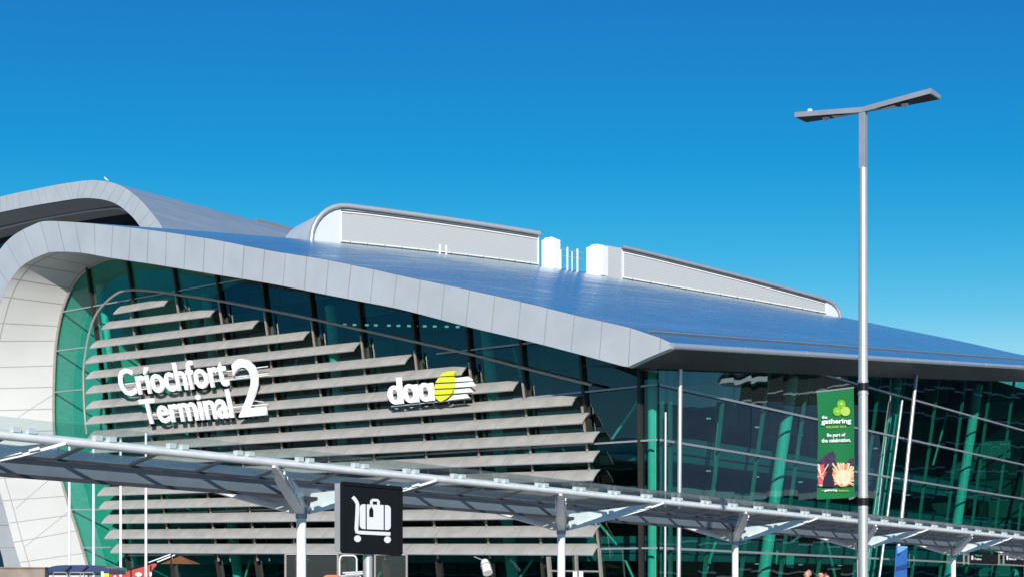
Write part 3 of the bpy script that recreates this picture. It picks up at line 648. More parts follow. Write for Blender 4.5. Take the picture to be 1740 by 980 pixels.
def panel(s, side):
    b = MB(); e = .012; zc = cz(s)
    pts = [cpt(q, side*w, cz(q)+h) for w, h in ((.26, -.16), (1.6, .15), (2.0, .235)) for q in (s+e, s+PW-e)]
    off = Z*.016; b.add(pts+[p+off for p in pts], [(0, 1, 3, 2), (2, 3, 5, 4), (6, 7, 9, 8), (8, 9, 11, 10), (0, 1, 7, 6), (4, 5, 11, 10), (0, 2, 8, 6), (2, 4, 10, 8), (1, 3, 9, 7), (3, 5, 11, 9)]); return b
k0 = -9
s_first = PW*.03 + k0*PW
proto = None
for side in (1, -1):
    proto = None
    for k in range(50):
        s = s_first+k*PW
        if s > S1-PW: break
        if proto is None: proto = panel(s, side).build('glass_panel', M['canopy_glass'], CP); s_ref = s; first_p = proto
        else: dup(first_p, V*(s-s_ref)+Z*(cz(s)-cz(s_ref)), CP)
    # dark joints between the panes and the clamps astride them
    j0 = None
    for k in range(50):
        s = s_first+k*PW
        if s > S1-PW: break
        if j0 is None:
            j0 = MB().bar(cpt(s, side*.28, cz(s)-.19), cpt(s, side*1.56, cz(s)+.11), V, .05, .05).build('pane_joint', M['beam_dark'], CP); sj = s
        else: dup(j0, V*(s-sj)+Z*(cz(s)-cz(sj)), CP)
cl0 = None
for k in range(50):
    s = s_first+k*PW
    if s > S1-PW: break
    for ds in (-.15, .15):
        if cl0 is None:
            cl0 = MB().box(cpt(s+ds, B_T+.03, cz(s)+.105), V*.075, NB*.055, Z*.045).build('glass_clamp', M['white'], CP); sc0 = s+ds
        else: dup(cl0, V*(s+ds-sc0)+Z*(cz(s)-cz(sc0)), CP)
# forked column: round shaft, darker collar, four tapered arms
cb = MB().tube([cpt(0, 0, 0), cpt(0, 0, 2.92)], .105, 16); colm = cb.build('canopy_column', M['white'], CP, smooth=True)
MB().tube([cpt(0, 0, 2.92), cpt(0, 0, 3.50)], .125, 16).build('collar', M['beam'], colm, smooth=True)
MB().tube([cpt(0, 0, 0), cpt(0, 0, .03)], .2, 16).build('base_plate', M['steel'], colm)
def arm(sa_, side, m):
    b = MB(); base = cpt(0, 0, 0); d = (V*sa_*A_+NB*side*B_T); L = d.length; dn = d.normalized(); w = dn.cross(Z)
    st = [(.06, 3.02, 3.46, .10), (.45, 3.30, 3.60, .11), (.80, 3.56, 3.74, .09), (1.0, 3.74, 3.82, .06), (1.05, 3.79, 3.83, .03)]
    rows = [[C0+d*t+w*ww+Z*z0, C0+d*t+w*ww+Z*z1, C0+d*t-w*ww+Z*z1, C0+d*t-w*ww+Z*z0, C0+d*t+w*ww+Z*z0] for t, z0, z1, ww in st]
    b.grid(rows); b.poly(rows[0][:4]); b.poly(rows[-1][:4])
    for (ta, tb) in ((.2, .42), (.46, .52), (.56, .8), (.84, .9)):                    # raised strips along the lower edge
        pa, pb = lerp(3.14, 3.5, ta), lerp(3.14, 3.5, tb)
        for sg in (1, -1):
            za, zb = 2.98+ta*.74, 2.98+tb*.74
            b.bar(C0+d*ta+w*(.125*sg)+Z*(za+.07), C0+d*tb+w*(.125*sg)+Z*(zb+.07), Z, .06, .03, 1)
    return b.build('arm', [m, M['white']], colm)
for sa_ in (1, -1):
    for side in (1, -1): arm(sa_, side, M['white'])
for k in (-1, 1, 2, 3, 4, 5, 6):
    dup(colm, V*(k*BAY)-Z*(.0092*BAY*k), CP)

# ------------------------------------------------------------------ luggage trolley sign
SD = at(580, 880, 22.0); SPL = (SD, U)                                   # its face runs along V
LS = thing('luggage_sign', Vector((at(624, 985, 22.6).x, at(624, 985, 22.6).y, 0)), 'black square sign with white luggage trolley pictogram on a round post', 'sign')
fq = [(580, 820), (679, 828.6), (679, 940.5), (580, 936)]
F4 = [unproj(*p, *SPL) for p in fq]
b = MB(); b.prism(F4, U*.13); sb_ = b.build('sign_box', M['steel'], LS)
def face_poly(name, pts, m, parent, lift=.004, th=.003):
    P = [unproj(*p, *SPL)-U*lift for p in pts]; return MB().prism(P, -U*th).build(name, m, parent)
cxm, cym = 629.5, 881
face_poly('sign_face', [(580.6, 820.9), (678.4, 829.4), (678.4, 939.6), (580.6, 935.2)], M['black'], LS, .002, .02)
for a, b_ in ((0, 1), (1, 2), (2, 3), (3, 0)):
    MB().bar(F4[a]-U*.02, F4[b_]-U*.02, Z if a in (0, 2) else V, .05, .045).build('sign_rim', M['black'], LS)
LF = .026
def zq(x, y): return (400+x/3.48, 700+y/3.48)
def stroke(pts, w):
    A, B = [], []; P = [Vector(zq(*p)) for p in pts]
    for i, p in enumerate(P):
        t = (P[min(i+1, len(P)-1)]-P[max(i-1, 0)]).normalized(); nn = Vector((-t.y, t.x))*w/2; A.append(p+nn); B.append(p-nn)
    return [tuple(x) for x in A+B[::-1]]
def rrect(x0, y0, x1, y1, rl, rr, sk=.04, k=5):
    out = []
    for (cx, cy, r, a0) in ((x1-rr, y0+rr, rr, -90), (x1-rr, y1-rr, rr, 0), (x0+rl, y1-rl, rl, 90), (x0+rl, y0+rl, rl, 180)):
        for i in range(k+1):
            q = math.radians(a0+90*i/k); x = cx+r*math.cos(q); y = cy+r*math.sin(q); out.append(zq(x, y+sk*(x-815)))
    return out
face_poly('pictogram_trolley', stroke([(685, 500), (697, 512), (708, 528), (714, 545), (712, 600), (707, 690), (710, 706), (725, 709), (800, 713), (908, 718)], 6.0), M['banner_white'], LS, LF)
face_poly('pictogram_case', rrect(727, 545, 761, 692, 22, 2), M['banner_white'], LS, LF)
face_poly('pictogram_case', rrect(769, 545, 868, 692, 2, 2), M['banner_white'], LS, LF)
face_poly('pictogram_case', rrect(876, 545, 910, 692, 2, 22), M['banner_white'], LS, LF)
face_poly('pictogram_handle', stroke([(796, 546), (796, 524), (802, 518), (832, 519), (838, 526), (838, 548)], 4.4), M['banner_white'], LS, LF)
face_poly('pictogram_tag', [zq(*p) for p in ((794, 556), (806, 576), (806, 619), (782, 617), (782, 576))], M['black'], LS, LF+.004)
for c in ((714, 746), (891, 752)): face_poly('pictogram_wheel', [zq(c[0]+20*math.cos(q*.3491), c[1]+20*math.sin(q*.3491)) for q in range(18)], M['banner_white'], LS, LF)
pc = (F4[2]+F4[3])/2+U*.065; MB().tube([Vector((pc.x, pc.y, 0)), Vector((pc.x, pc.y, pc.z+.02))], .072, 16).build('post', M['pole'], LS, smooth=True)

# ------------------------------------------------------------------ street lamp with banner
LB = at(1466.5, 985, 30.0); LB.z = 0
SL = thing('street_lamp', LB, 'tall grey lamp post with two flat tilted heads spread in a shallow V', 'street lamp')
def zl(py): return CH+(HY-py)/FPX*30.0
MB().tube([LB, LB+Z*zl(700), LB+Z*zl(286)], [.102, .094, .082], 20).build('pole', M['pole'], SL, smooth=True)
MB().tube([LB, LB+Z*.02], .22, 20).build('base_plate', M['steel'], SL)
zt = zl(190)
dA = (U*.85+V*.5).normalized(); dB = Vector((-dA.y, dA.x, 0))
MB().box(LB+Z*((zl(288)+zt)/2), U*.066, V*.066, Z*((zt-zl(288))/2)).build('pole_head', M['lamp'], SL, bevel=.008)
for yb in (657, 852):
    MB().tube([LB+Z*(zl(yb)-.075), LB+Z*(zl(yb)+.075)], .105, 20).build('clamp_band', M['black'], SL, smooth=True)
    for dz in (-.13, .11): MB().tube([LB+Z*(zl(yb)+dz-.012), LB+Z*(zl(yb)+dz+.012)], .108, 20).build('clamp_band', M['steel'], SL)
for sg in (1, -1):
    d = U*sg; tl = .085; L = 1.42
    def hp(t, w, z): return LB+d*(L*t)+V*w+Z*(zt+.02+tl*L*t*(1.2 if sg > 0 else .8)+z)
    st = [(0, -.075, .075), (.2, -.085, .13), (.5, -.1, .27), (1, -.11, .42)]
    b = MB(); rows = [[hp(t, a, -.05), hp(t, a, .05), hp(t, c, .045), hp(t, c, -.03), hp(t, a, -.05)] for t, a, c in st]
    b.grid(rows); b.poly(rows[0][:4]); b.poly(rows[-1][:4]); hd = b.build('lamp_head', M['lamp'], SL)
    b = MB(); b.add([hp(.22, -.06, -.056), hp(.97, -.085, -.056), hp(.97, .38, -.038), hp(.5, .24, -.038)], [(0, 1, 2, 3)]); b.build('underside', M['black'], hd)
    b = MB(); b.prism([hp(.26, -.02, -.058), hp(.46, -.03, -.058), hp(.46, .16, -.052), hp(.32, .1, -.05)], -Z*.012); b.build('reflector', M['lens'], hd)
    b = MB(); c = hp(.58, .09, -.06); b.tube([c, c-Z*.03, c-Z*.055], [.075, .06, .02], 12); b.build('lens', M['lens'], hd, smooth=True)
    if sg > 0:
        c = hp(.8, .0, .045); MB().tube([c, c+Z*.07], [.06, .045], 12).build('photocell', M['lens'], hd)

BP = (LB-V*.02, V)
def bz(x, y): return (1360+x/4.261, 630+y/4.261)
BN = thing('banner', unproj(1420, 850, *BP), 'green vertical banner with white lettering and firework picture hung from lamp post', 'banner')
rows = []
for k in range(13):
    t = k/12; l = Vector(bz(lerp(118, 120, t)+12*math.sin(t*math.pi)*(1-t)*1.2, lerp(150, 928, t))); r = Vector(bz(lerp(385, 393, t), lerp(120, 915, t)))
    rows.append([unproj(*lerp(l, r, q/6), *BP)+V*(.012*math.sin(q*1.1+t*5)*math.sin(math.pi*t)) for q in range(7)])
b = MB(); b.grid(rows); b.grid([[p+V*.008 for p in r] for r in rows]); b.build('cloth', M['green'], BN, smooth=True)
for (p, q) in (((395, 118), (112, 152)), ((400, 912), (352, 925))):
    MB().tube([unproj(*bz(*p), *BP)+V*.01, unproj(*bz(*q), *BP)+V*.01], .018, 8).build('banner_arm', M['steel'], BN)
MB().tube([unproj(*bz(430, 105), *BP), unproj(*bz(392, 120), *BP)], .02, 8).build('banner_arm', M['black'], BN)
MB().tube([unproj(*bz(430, 908), *BP), unproj(*bz(392, 918), *BP)], .02, 8).build('banner_arm', M['black'], BN)
BL = (LB-V*.042, V); BL2 = (LB-V*.048, V); BL3 = (LB-V*.054, V)
def bprint(name, pts, m, pl=BL): return solid(name, [bz(*p) for p in pts], m, BN, pl, .002, -V)
def circ(cx, cy, rx, ry=None, k=24): return [(cx+rx*math.cos(2*math.pi*i/k), cy+(ry or rx)*math.sin(2*math.pi*i/k)) for i in range(k)]
bprint('print_circle', circ(297, 237, 30), M['lime']); bprint('print_circle', circ(268, 291, 32), M['lime'], BL2); bprint('print_circle', circ(326, 290, 34), M['pale_lime'], BL3)
for c in ((297, 237), (268, 291)): bprint('print_circle', circ(c[0], c[1], 11), M['pale_lime'], (LB-V*.058, V))
def btext(body, x0, y0, x1, y1, m, bold=.01, sl=-.03):
    s = (x1-x0)*sl
    text_obj('print_text', body, [bz(x0, y0), bz(x1, y0+s), bz(x1, y1+s), bz(x0, y1)], BL3, .003, m, BN, bold, -V)
btext('the', 155, 321, 195, 345, M['banner_white'], .03); btext('gathering', 152, 346, 368, 392, M['banner_white'], .035)
btext('IRELAND 2013', 188, 397, 330, 413, M['pale_lime'], .01); btext('Be part of', 193, 450, 326, 482, M['banner_white'], .03); btext('the celebration.', 153, 488, 366, 517, M['banner_white'], .03)
btext('the', 153, 856, 172, 868, M['pale_lime'], .01, 0); btext('gathering', 174, 852, 265, 874, M['banner_white'], .03, -.02); btext('ireland.com', 268, 855, 350, 870, M['pale_lime'], .01, 0)
bprint('print_photo', [(124, 690), (388, 690), (389, 834), (124, 838)], M['night'])
bprint('print_photo', [(127, 692), (130, 650), (185, 600), (232, 575), (252, 600), (258, 660), (255, 692)], M['purple']); bprint('print_photo', [(312, 692), (325, 660), (370, 628), (388, 625), (388, 692)], M['purple'])
def burst(cx, cy, x0, x1, y0, y1, cols, nray):
    for k in range(nray):
        q = -math.pi*1.12+math.pi*1.24*k/(nray-1)+random.uniform(-.05, .05); L = random.uniform(.75, 1.15)
        ex = max(x0, min(x1, cx+L*140*math.cos(q))); ey = max(y0, min(y1, cy+L*150*math.sin(q)))
        w = 5 + 6*random.random(); nx, ny = -math.sin(q)*w, math.cos(q)*w
        pts = [(cx-nx*.4, cy-ny*.4), (cx+nx*.4, cy+ny*.4), (ex+nx*.7, ey+ny*.7), (ex+math.cos(q)*4, ey+math.sin(q)*4), (ex-nx*.7, ey-ny*.7)]
        pts = [(max(x0, min(x1, a)), max(y0, min(y1, b_))) for a, b_ in pts]
        bprint('print_firework', pts, M[cols[k % len(cols)]], (LB-V*(.050+.0004*k), V))
bprint('print_firework', circ(309, 752, 78, 84), M['fire'], (LB-V*.0485, V)); bprint('print_firework', circ(154, 752, 29, 78), M['fire_pink'], (LB-V*.0485, V))
burst(316, 790, 232, 388, 662, 832, ('fire_pale', 'fire', 'fire_pale', 'fire_pale'), 25)
bprint('print_firework', circ(306, 772, 56, 60), M['fire_pale'], (LB-V*.062, V))
burst(150, 760, 124, 205, 672, 832, ('fire_pink', 'fire', 'fire_pale'), 12)
bprint('print_silhouette', [(160, 836), (170, 770), (190, 735), (200, 712), (212, 712), (222, 740), (240, 775), (248, 836)], M['night'], (LB-V*.068, V))
bprint('print_silhouette', [(285, 836), (292, 812), (304, 806), (312, 836)], M['fire'], (LB-V*.068, V))
btext('ireland', 134, 816, 172, 832, M['banner_white'], .02, 0)

# ------------------------------------------------------------------ flagpoles
fp0 = None; YD = 56
FL = ['slim white flagpole at the far left, nearest the picture edge', 'second slim white flagpole from the left behind the canopy', 'third slim white flagpole from the left behind the canopy', 'tallest slim white flagpole whose tip shows above the canopy']
for i, (px, top) in enumerate(((118, 752), (159, 750), (205, 747), (248, 735))):
    B_ = at(px, 985, YD+i*.4); B_.z = 0; h = CH+(HY-top)/FPX*(YD+i*.4)
    t = thing('flagpole', B_, FL[i], 'flagpole', 'flagpoles behind the canopy')
    MB().tube([B_, B_+Z*h], [.055, .045], 12).build('shaft', M['white'], t, smooth=True)
    MB().tube([B_+Z*h, B_+Z*(h+.05), B_+Z*(h+.09)], [.05, .06, .02], 12).build('cap', M['steel'], t, smooth=True)

# ------------------------------------------------------------------ things along the foot of the building
def box_px(name, x0, x1, ytop, Y, depth, m, parent=None, bevel=.02, zb=0):
    A, B = at(x0, ytop, Y), at(x1, ytop, Y); c = (A+B)/2; h = A.z-zb
    return MB().box(Vector((c.x, Y+depth/2, zb+h/2)), Vector(((B.x-A.x)/2, 0, 0)), Vector((0, depth/2, 0)), Z*(h/2)).build(name, m, parent, bevel=bevel)
wl_ = thing('stone_wall', at(30, 985, 48)-Z*1.6, 'low brown stone wall end at the bottom left under the flagpoles', 'wall')
box_px('wall_body', -60, 76, 965, 48, .4, M['brown'], wl_); box_px('coping', -62, 77, 962.5, 47.95, .5, M['brown'], wl_, zb=1.97)
# barrel-roofed trolley shelter
ts = thing('trolley_shelter', at(130, 985, 52)-Z*1.6, 'small shelter with dark navy barrel roof beside the brown wall', 'shelter')
xa, xb = at(77, 975, 52).x, at(186, 975, 52).x; ztp, zbt = at(0, 959, 52).z, at(0, 973, 52).z
A_r = [[Vector((lerp(xa, xb, .5)+ (xb-xa)/2*math.copysign(abs(math.cos(q))**.55, math.cos(q)), 52+dy, zbt+(ztp-zbt)*math.sin(q)**.7)) for q in [math.pi*k/20 for k in range(21)]] for dy in (0, 2.2)]
b = MB(); b.grid(A_r); b.grid([[p-Z*.04 for p in r] for r in A_r]); b.poly(A_r[0]); b.poly(A_r[1]); b.build('roof', M['navy'], ts, smooth=True)
MB().bar(Vector((xa, 51.97, zbt-.03)), Vector((xb, 51.97, zbt-.03)), Z, .08, .06).build('roof_edge', M['black'], ts)
for t in (.3, .56): 
    x = lerp(xa, xb, t); MB().bar(Vector((x, 51.95, zbt+.02)), Vector((x+.25, 51.95, ztp-.04)), Vector((1, 0, 0)), .05, .03).build('roof_rib', M['black'], ts)
for t in (.03, .35, .66, .97):
    x = lerp(xa, xb, t); MB().tube([Vector((x, 52.1, 0)), Vector((x, 52.1, zbt))], .03, 8).build('post', M['steel'], ts)
# trolleys nested under it: only the tops of their handles show
for k, px in enumerate((104, 132, 150)):
    B_ = at(px, 985, 51.2); B_.z = 0; t = thing('luggage_trolley', B_, ['luggage trolley under the left part of the navy shelter', 'luggage trolley under the middle of the navy shelter', 'luggage trolley under the right part of the navy shelter'][k], 'trolley', 'trolleys under the shelter')
    b = MB(); hz = 1.86
    b.tube([B_+Vector((-.25, 0, .15)), B_+Vector((-.25, -.1, hz-.1)), B_+Vector((-.2, -.14, hz)), B_+Vector((.2, -.14, hz)), B_+Vector((.25, -.1, hz-.1)), B_+Vector((.25, 0, .15))], .022, 8); b.build('handle_frame', M['steel'], t, smooth=True)
    MB().box(B_+Vector((0, .45, .2)), Vector((.28, 0, 0)), Vector((0, .45, 0)), Z*.02).build('platform', M['steel'], t)
    for dx, dy in ((-.24, .05), (.24, .05), (0, .85)): MB().tube([B_+Vector((dx-.02, dy, .08)), B_+Vector((dx+.02, dy, .08))], .08, 12).build('wheel', M['black'], t)
# small yellow-topped bollard
bb = at(174, 985, 50); bb.z = 0; t = thing('bollard', bb, 'short white and yellow bollard beside the navy shelter', 'bollard')
MB().tube([bb, bb+Z*(at(0, 970, 50).z)], .05, 10).build('post', M['white'], t, smooth=True); MB().box(bb+Vector((.13, 0, at(0, 976, 50).z)), Vector((.09, 0, 0)), Vector((0, .02, 0)), Z*.05).build('plate', M['yellow'], t)
# red sloped hoarding with striped handrail
rp = (at(240, 970, 70), Vector((0, 1, 0)))
def z3b(x, y): return (170+x/9.667, 880+y/9.667)
t = thing('ramp_hoarding', at(230, 985, 70)-Z*1.6, 'red sloped panel with white lettering and slanted rails under the lowest louvre', 'hoarding')
gz = lambda pts: [unproj(*z3b(*p), *rp) for p in pts]
P = gz([(140, 925), (330, 905), (520, 850), (900, 735), (935, 760), (850, 850)]); lo = [Vector((p.x, p.y, 0)) for p in (P[-1], P[0])]
MB().prism(P+lo, Vector((0, .08, 0))).build('panel', M['red'], t)
for (a, c) in (((800, 725), (1160, 590)), ((940, 715), (1230, 600))): MB().tube(gz([a, c]), .035, 8).build('rail', M['white'], t)
MB().tube(gz([(500, 840), (1180, 595)]), .03, 8).build('rail', M['black'], t)
for x, y in ((510, 850), (1170, 600), (835, 770)): 
    p = gz([(x, y)])[0]; MB().tube([Vector((p.x, p.y-.03, 0)), p+Vector((0, -.03, 0))], .03, 8).build('rail_post', M['black'], t)
p3 = (at(240, 970, 69.96), Vector((0, 1, 0)))
for q in ((635, 920, 55, 34), (830, 915, 22, 40), (245, 955, 22, 20)):
    MB().prism([unproj(*z3b(q[0]+q[2]*math.cos(i*.5236), q[1]+q[3]*math.sin(i*.5236)), *p3) for i in range(12)], Vector((0, -.02, 0))).build('print_mark', M['banner_white'], t)
# orange parasol near the glass
ub_ = at(296, 985, 78); t = thing('parasol', Vector((ub_.x, ub_.y, 0)), 'orange parasol standing by the dark entrance glass', 'parasol')
apex = at(306, 943.5, 78); rim = [apex+Vector((1.05*math.cos(i*math.pi/4), 1.05*math.sin(i*math.pi/4), -.42+.0*(i % 2))) for i in range(8)]
b = MB(); b.add([apex]+rim, [(0, i+1, (i+1) % 8+1) for i in range(8)]); b.build('canopy', M['umbrella'], t)
MB().tube([Vector((apex.x, apex.y, 0)), apex], .03, 8).build('post', M['black'], t); MB().tube([Vector((apex.x, apex.y, 0)), Vector((apex.x, apex.y, .08))], .3, 16).build('base', M['black'], t)
# mesh fence panels
FY = 66
def fence_panel(x0, x1, ytop, lab, rounded=False, Y=FY):
    A, B = at(x0, ytop, Y), at(x1, ytop, Y); t = thing('mesh_fence_panel', Vector(((A.x+B.x)/2, Y, 0)), lab, 'fence panel', 'mesh fence panels')
    if rounded: path = [Vector((A.x, Y, 0)), Vector((A.x, Y, A.z-.15)), A+Vector((.05, 0, -.04)), A+Vector((.15, 0, 0)), B+Vector((-.15, 0, 0)), B+Vector((-.05, 0, -.04)), B-Z*.15, Vector((B.x, Y, 0))]
    else: path = [Vector((A.x, Y, 0)), A, B, Vector((B.x, Y, 0))]
    if rounded: MB().tube(path, .035, 8).build('frame', M['white'], t, smooth=True)
    else:
        for p in (A, B): MB().tube([Vector((p.x, Y, 0)), p+Z*.02], .05, 8).build('frame_post', M['rail'] if not rounded else M['white'], t)
        MB().tube([A, B], .022, 8).build('frame_rail', M['steel'], t)
    MB().box(Vector(((A.x+B.x)/2, Y, A.z/2)), Vector(((B.x-A.x)/2-.05, 0, 0)), Vector((0, .006, 0)), Z*(A.z/2-.05)).build('mesh', M['mesh'], t)
fence_panel(485, 574, 941, 'wide grey mesh fence panel left of the luggage sign post'); fence_panel(577, 606, 943, 'narrow mesh gate panel with rounded frame behind the luggage sign', True, FY-.4); fence_panel(637, 691, 942, 'mesh fence panel right of the luggage sign post')
# red plastic barrier and stacked pipes
rb_ = at(560, 985, 52); t = thing('road_barrier', Vector((rb_.x, 52, 0)), 'red plastic road barrier beside the white canopy column', 'barrier')
A, B = at(543, 976, 52), at(584, 976, 52)
MB().prism([Vector((A.x, 52, 0)), Vector((A.x, 52, .3)), Vector((A.x+.1, 52, A.z-.1)), A+Vector((.2, 0, 0)), Vector((B.x-.2, 52, B.z)), Vector((B.x-.1, 52, B.z-.1)), Vector((B.x, 52, .3)), Vector((B.x, 52, 0))], Vector((0, .35, 0))).build('body', M['orange'], t, bevel=.03)
MB().box(Vector((at(566, 980, 52).x, 51.98, A.z-.14)), Vector((.16, 0, 0)), Vector((0, .01, 0)), Z*.05).build('reflector', M['banner_white'], t)
pr = at(600, 985, 56); t = thing('pipe_rack', Vector((pr.x, 56, 0)), 'low rack of white pipes between red barrier and luggage sign post', 'rack')
for k, (y, dx) in enumerate(((973, 0), (976, .1), (978.5, -.1))):
    A, B = at(582, y, 56), at(616, y-2, 56); MB().tube([A+Vector((dx, 0, 0)), B+Vector((dx, .1, 0))], .045, 8).build('pipe', M['steel'], t, smooth=True)
for px in (586, 612): p = at(px, 978, 56); MB().bar(Vector((p.x, 56.05, 0)), Vector((p.x, 56.05, p.z)), Vector((1, 0, 0)), .06, .06).build('stand', M['steel'], t)
# white spotlight under the louvres
sp_ = Lp(827, 965, 1.5); t = thing('spotlight', sp_, 'white drum spotlight hanging under the lowest louvre', 'spotlight')
c0, c1 = Lp(823, 952, 1.2), Lp(829, 973, 1.5)
MB().tube([c0, lerp(c0, c1, .2), c1], [.2, .27, .3], 16).build('drum', M['white'], t, smooth=True); MB().tube([lerp(c0, c1, .35), lerp(c0, c1, .4)], .32, 16).build('band', M['seam'], t); MB().tube([c0, Lp(806, 945, 1.0)], .04, 8).build('bracket', M['steel'], t)
# notice boards by the entrance
for k, x in enumerate((977, 987)):
    p = Lp(x, 976, 1.35); t = thing('notice', p, ['small white notice on the left door leaf', 'small white notice on the right door leaf'][k], 'notice')
    MB().box(p, U*.13, V*.01, Z*.2).build('sheet', M['banner_white'], t); MB().box(p+V*.02, U*.15, V*.008, Z*.22).build('backing', M['steel'], t)
# two pale boards behind the kerb-side glass
for k, (x0, x1, y0, y1) in enumerate(((1320, 1335, 934, 958), (1338, 1350, 938, 962))):
    P = [Rp(x0, y0, -1.0), Rp(x1, y0+4, -1.0), Rp(x1-2, y1+2, -1.0), Rp(x0-1, y1, -1.0)]
    t = thing('hanging_board', P[3], ['left pale board hanging behind the kerb side glass', 'right pale board hanging behind the kerb side glass'][k], 'board', 'pale boards behind the glass')
    MB().prism(P, U*.04).build('panel', M['white'], t); MB().tube([(P[0]+P[1])/2, (P[0]+P[1])/2+Z*1.6], .015, 6).build('hanger', M['steel'], t)
# tall blue banner on the wall
t = thing('blue_banner', Rp(1532, 985, 1.2)-Z*1.5, 'tall blue patterned banner standing against the dark glass', 'banner')
def bb_(x, y): return Rp(x, y, 1.2)
MB().prism([bb_(1524, 926), bb_(1542, 927), bb_(1541, 1010), bb_(1519, 1010)], U*.05).build('panel', M['blue'], t)
MB().prism([bb_(1524.3, 926.5)-U*.01, bb_(1541.8, 927.5)-U*.01, bb_(1541.5, 930)-U*.01, bb_(1525, 940)-U*.01], -U*.006).build('print_stripe', M['blue_pale'], t)
MB().prism([bb_(1523, 940)-U*.01, bb_(1532, 938)-U*.01, bb_(1526, 945)-U*.01], -U*.006).build('print_stripe', M['blue_dark'], t)
MB().prism([bb_(1522, 962)-U*.01, bb_(1541.6, 957)-U*.01, bb_(1541.4, 966)-U*.01, bb_(1521, 970)-U*.01], -U*.006).build('print_stripe', M['blue_dark'], t)
# direction signs over the doors
def z6b(x, y): return (1490+x/6.96, 880+y/6.96)
for k, (dx, top, mid, lab) in enumerate(((0, 'Way out', 'Trains', 'black direction sign with green and white writing, nearest the last canopy column'), (415, 'Taxis', 'Bus', 'black direction sign with green and white writing at the right picture edge'))):
    PL = (Rp(1690, 950, 2.2), U); qd = [unproj(*z6b(x+dx, y), *PL) for x, y in ((1100, 412), (1425, 425), (1425, 545), (1100, 530))]
    t = thing('direction_sign', qd[3], lab, 'sign', 'direction signs over the doors')
    MB().prism(qd, U*.1).build('panel', M['black'], t)
    PL2 = (Rp(1690, 950, 2.21), U)
    for x in (1030, 1085): 
        a, c = unproj(*z6b(x+dx, 430), *PL), unproj(*z6b(x+dx, 545), *PL); MB().bar(a, c, V, .16, .1).build('hanger', M['rail'], t)
    MB().bar(unproj(*z6b(1030+dx, 425), *PL), unproj(*z6b(1085+dx, 427), *PL), Z, .12, .1).build('hanger', M['rail'], t)
    text_obj('print_text', top, [z6b(*p) for p in ((1160+dx, 425), (1245+dx, 428), (1245+dx, 452), (1160+dx, 450))], PL2, .01, M['sign_green'], t, .02, -U)
    text_obj('print_text', mid, [z6b(*p) for p in ((1150+dx, 465), (1235+dx, 468), (1235+dx, 492), (1150+dx, 490))], PL2, .01, M['banner_white'], t, .02, -U)
    MB().prism([unproj(*z6b(*p), *PL2) for p in ((1118+dx, 440), (1138+dx, 441), (1138+dx, 490), (1118+dx, 489))], -U*.01).build('print_symbol', M['banner_white'], t)

# ------------------------------------------------------------------ people and gull
def skinned(name, nodes, edges, m, parent, sub=2, origin=Vector()):
    me = bpy.data.meshes.new(name); me.from_pydata([tuple(Vector(p)+origin) for p, r in nodes], edges, [])
    o = bpy.data.objects.new(name, me); COL.objects.link(o)
    o.modifiers.new('s', 'SKIN'); 
    for i, (p, r) in enumerate(nodes): me.skin_vertices[0].data[i].radius = (r if isinstance(r, tuple) else (r, r)); me.skin_vertices[0].data[i].use_root = (i == 0)
    sd = o.modifiers.new('d', 'SUBSURF'); sd.levels = sd.render_levels = sub
    dg = bpy.context.evaluated_depsgraph_get(); dg.update(); me2 = bpy.data.meshes.new_from_object(o.evaluated_get(dg))
    bpy.data.objects.remove(o); me2.name = name; me2.materials.clear(); me2.materials.append(m)
    me2.polygons.foreach_set('use_smooth', [True]*len(me2.polygons)); return link(name, me2, parent)
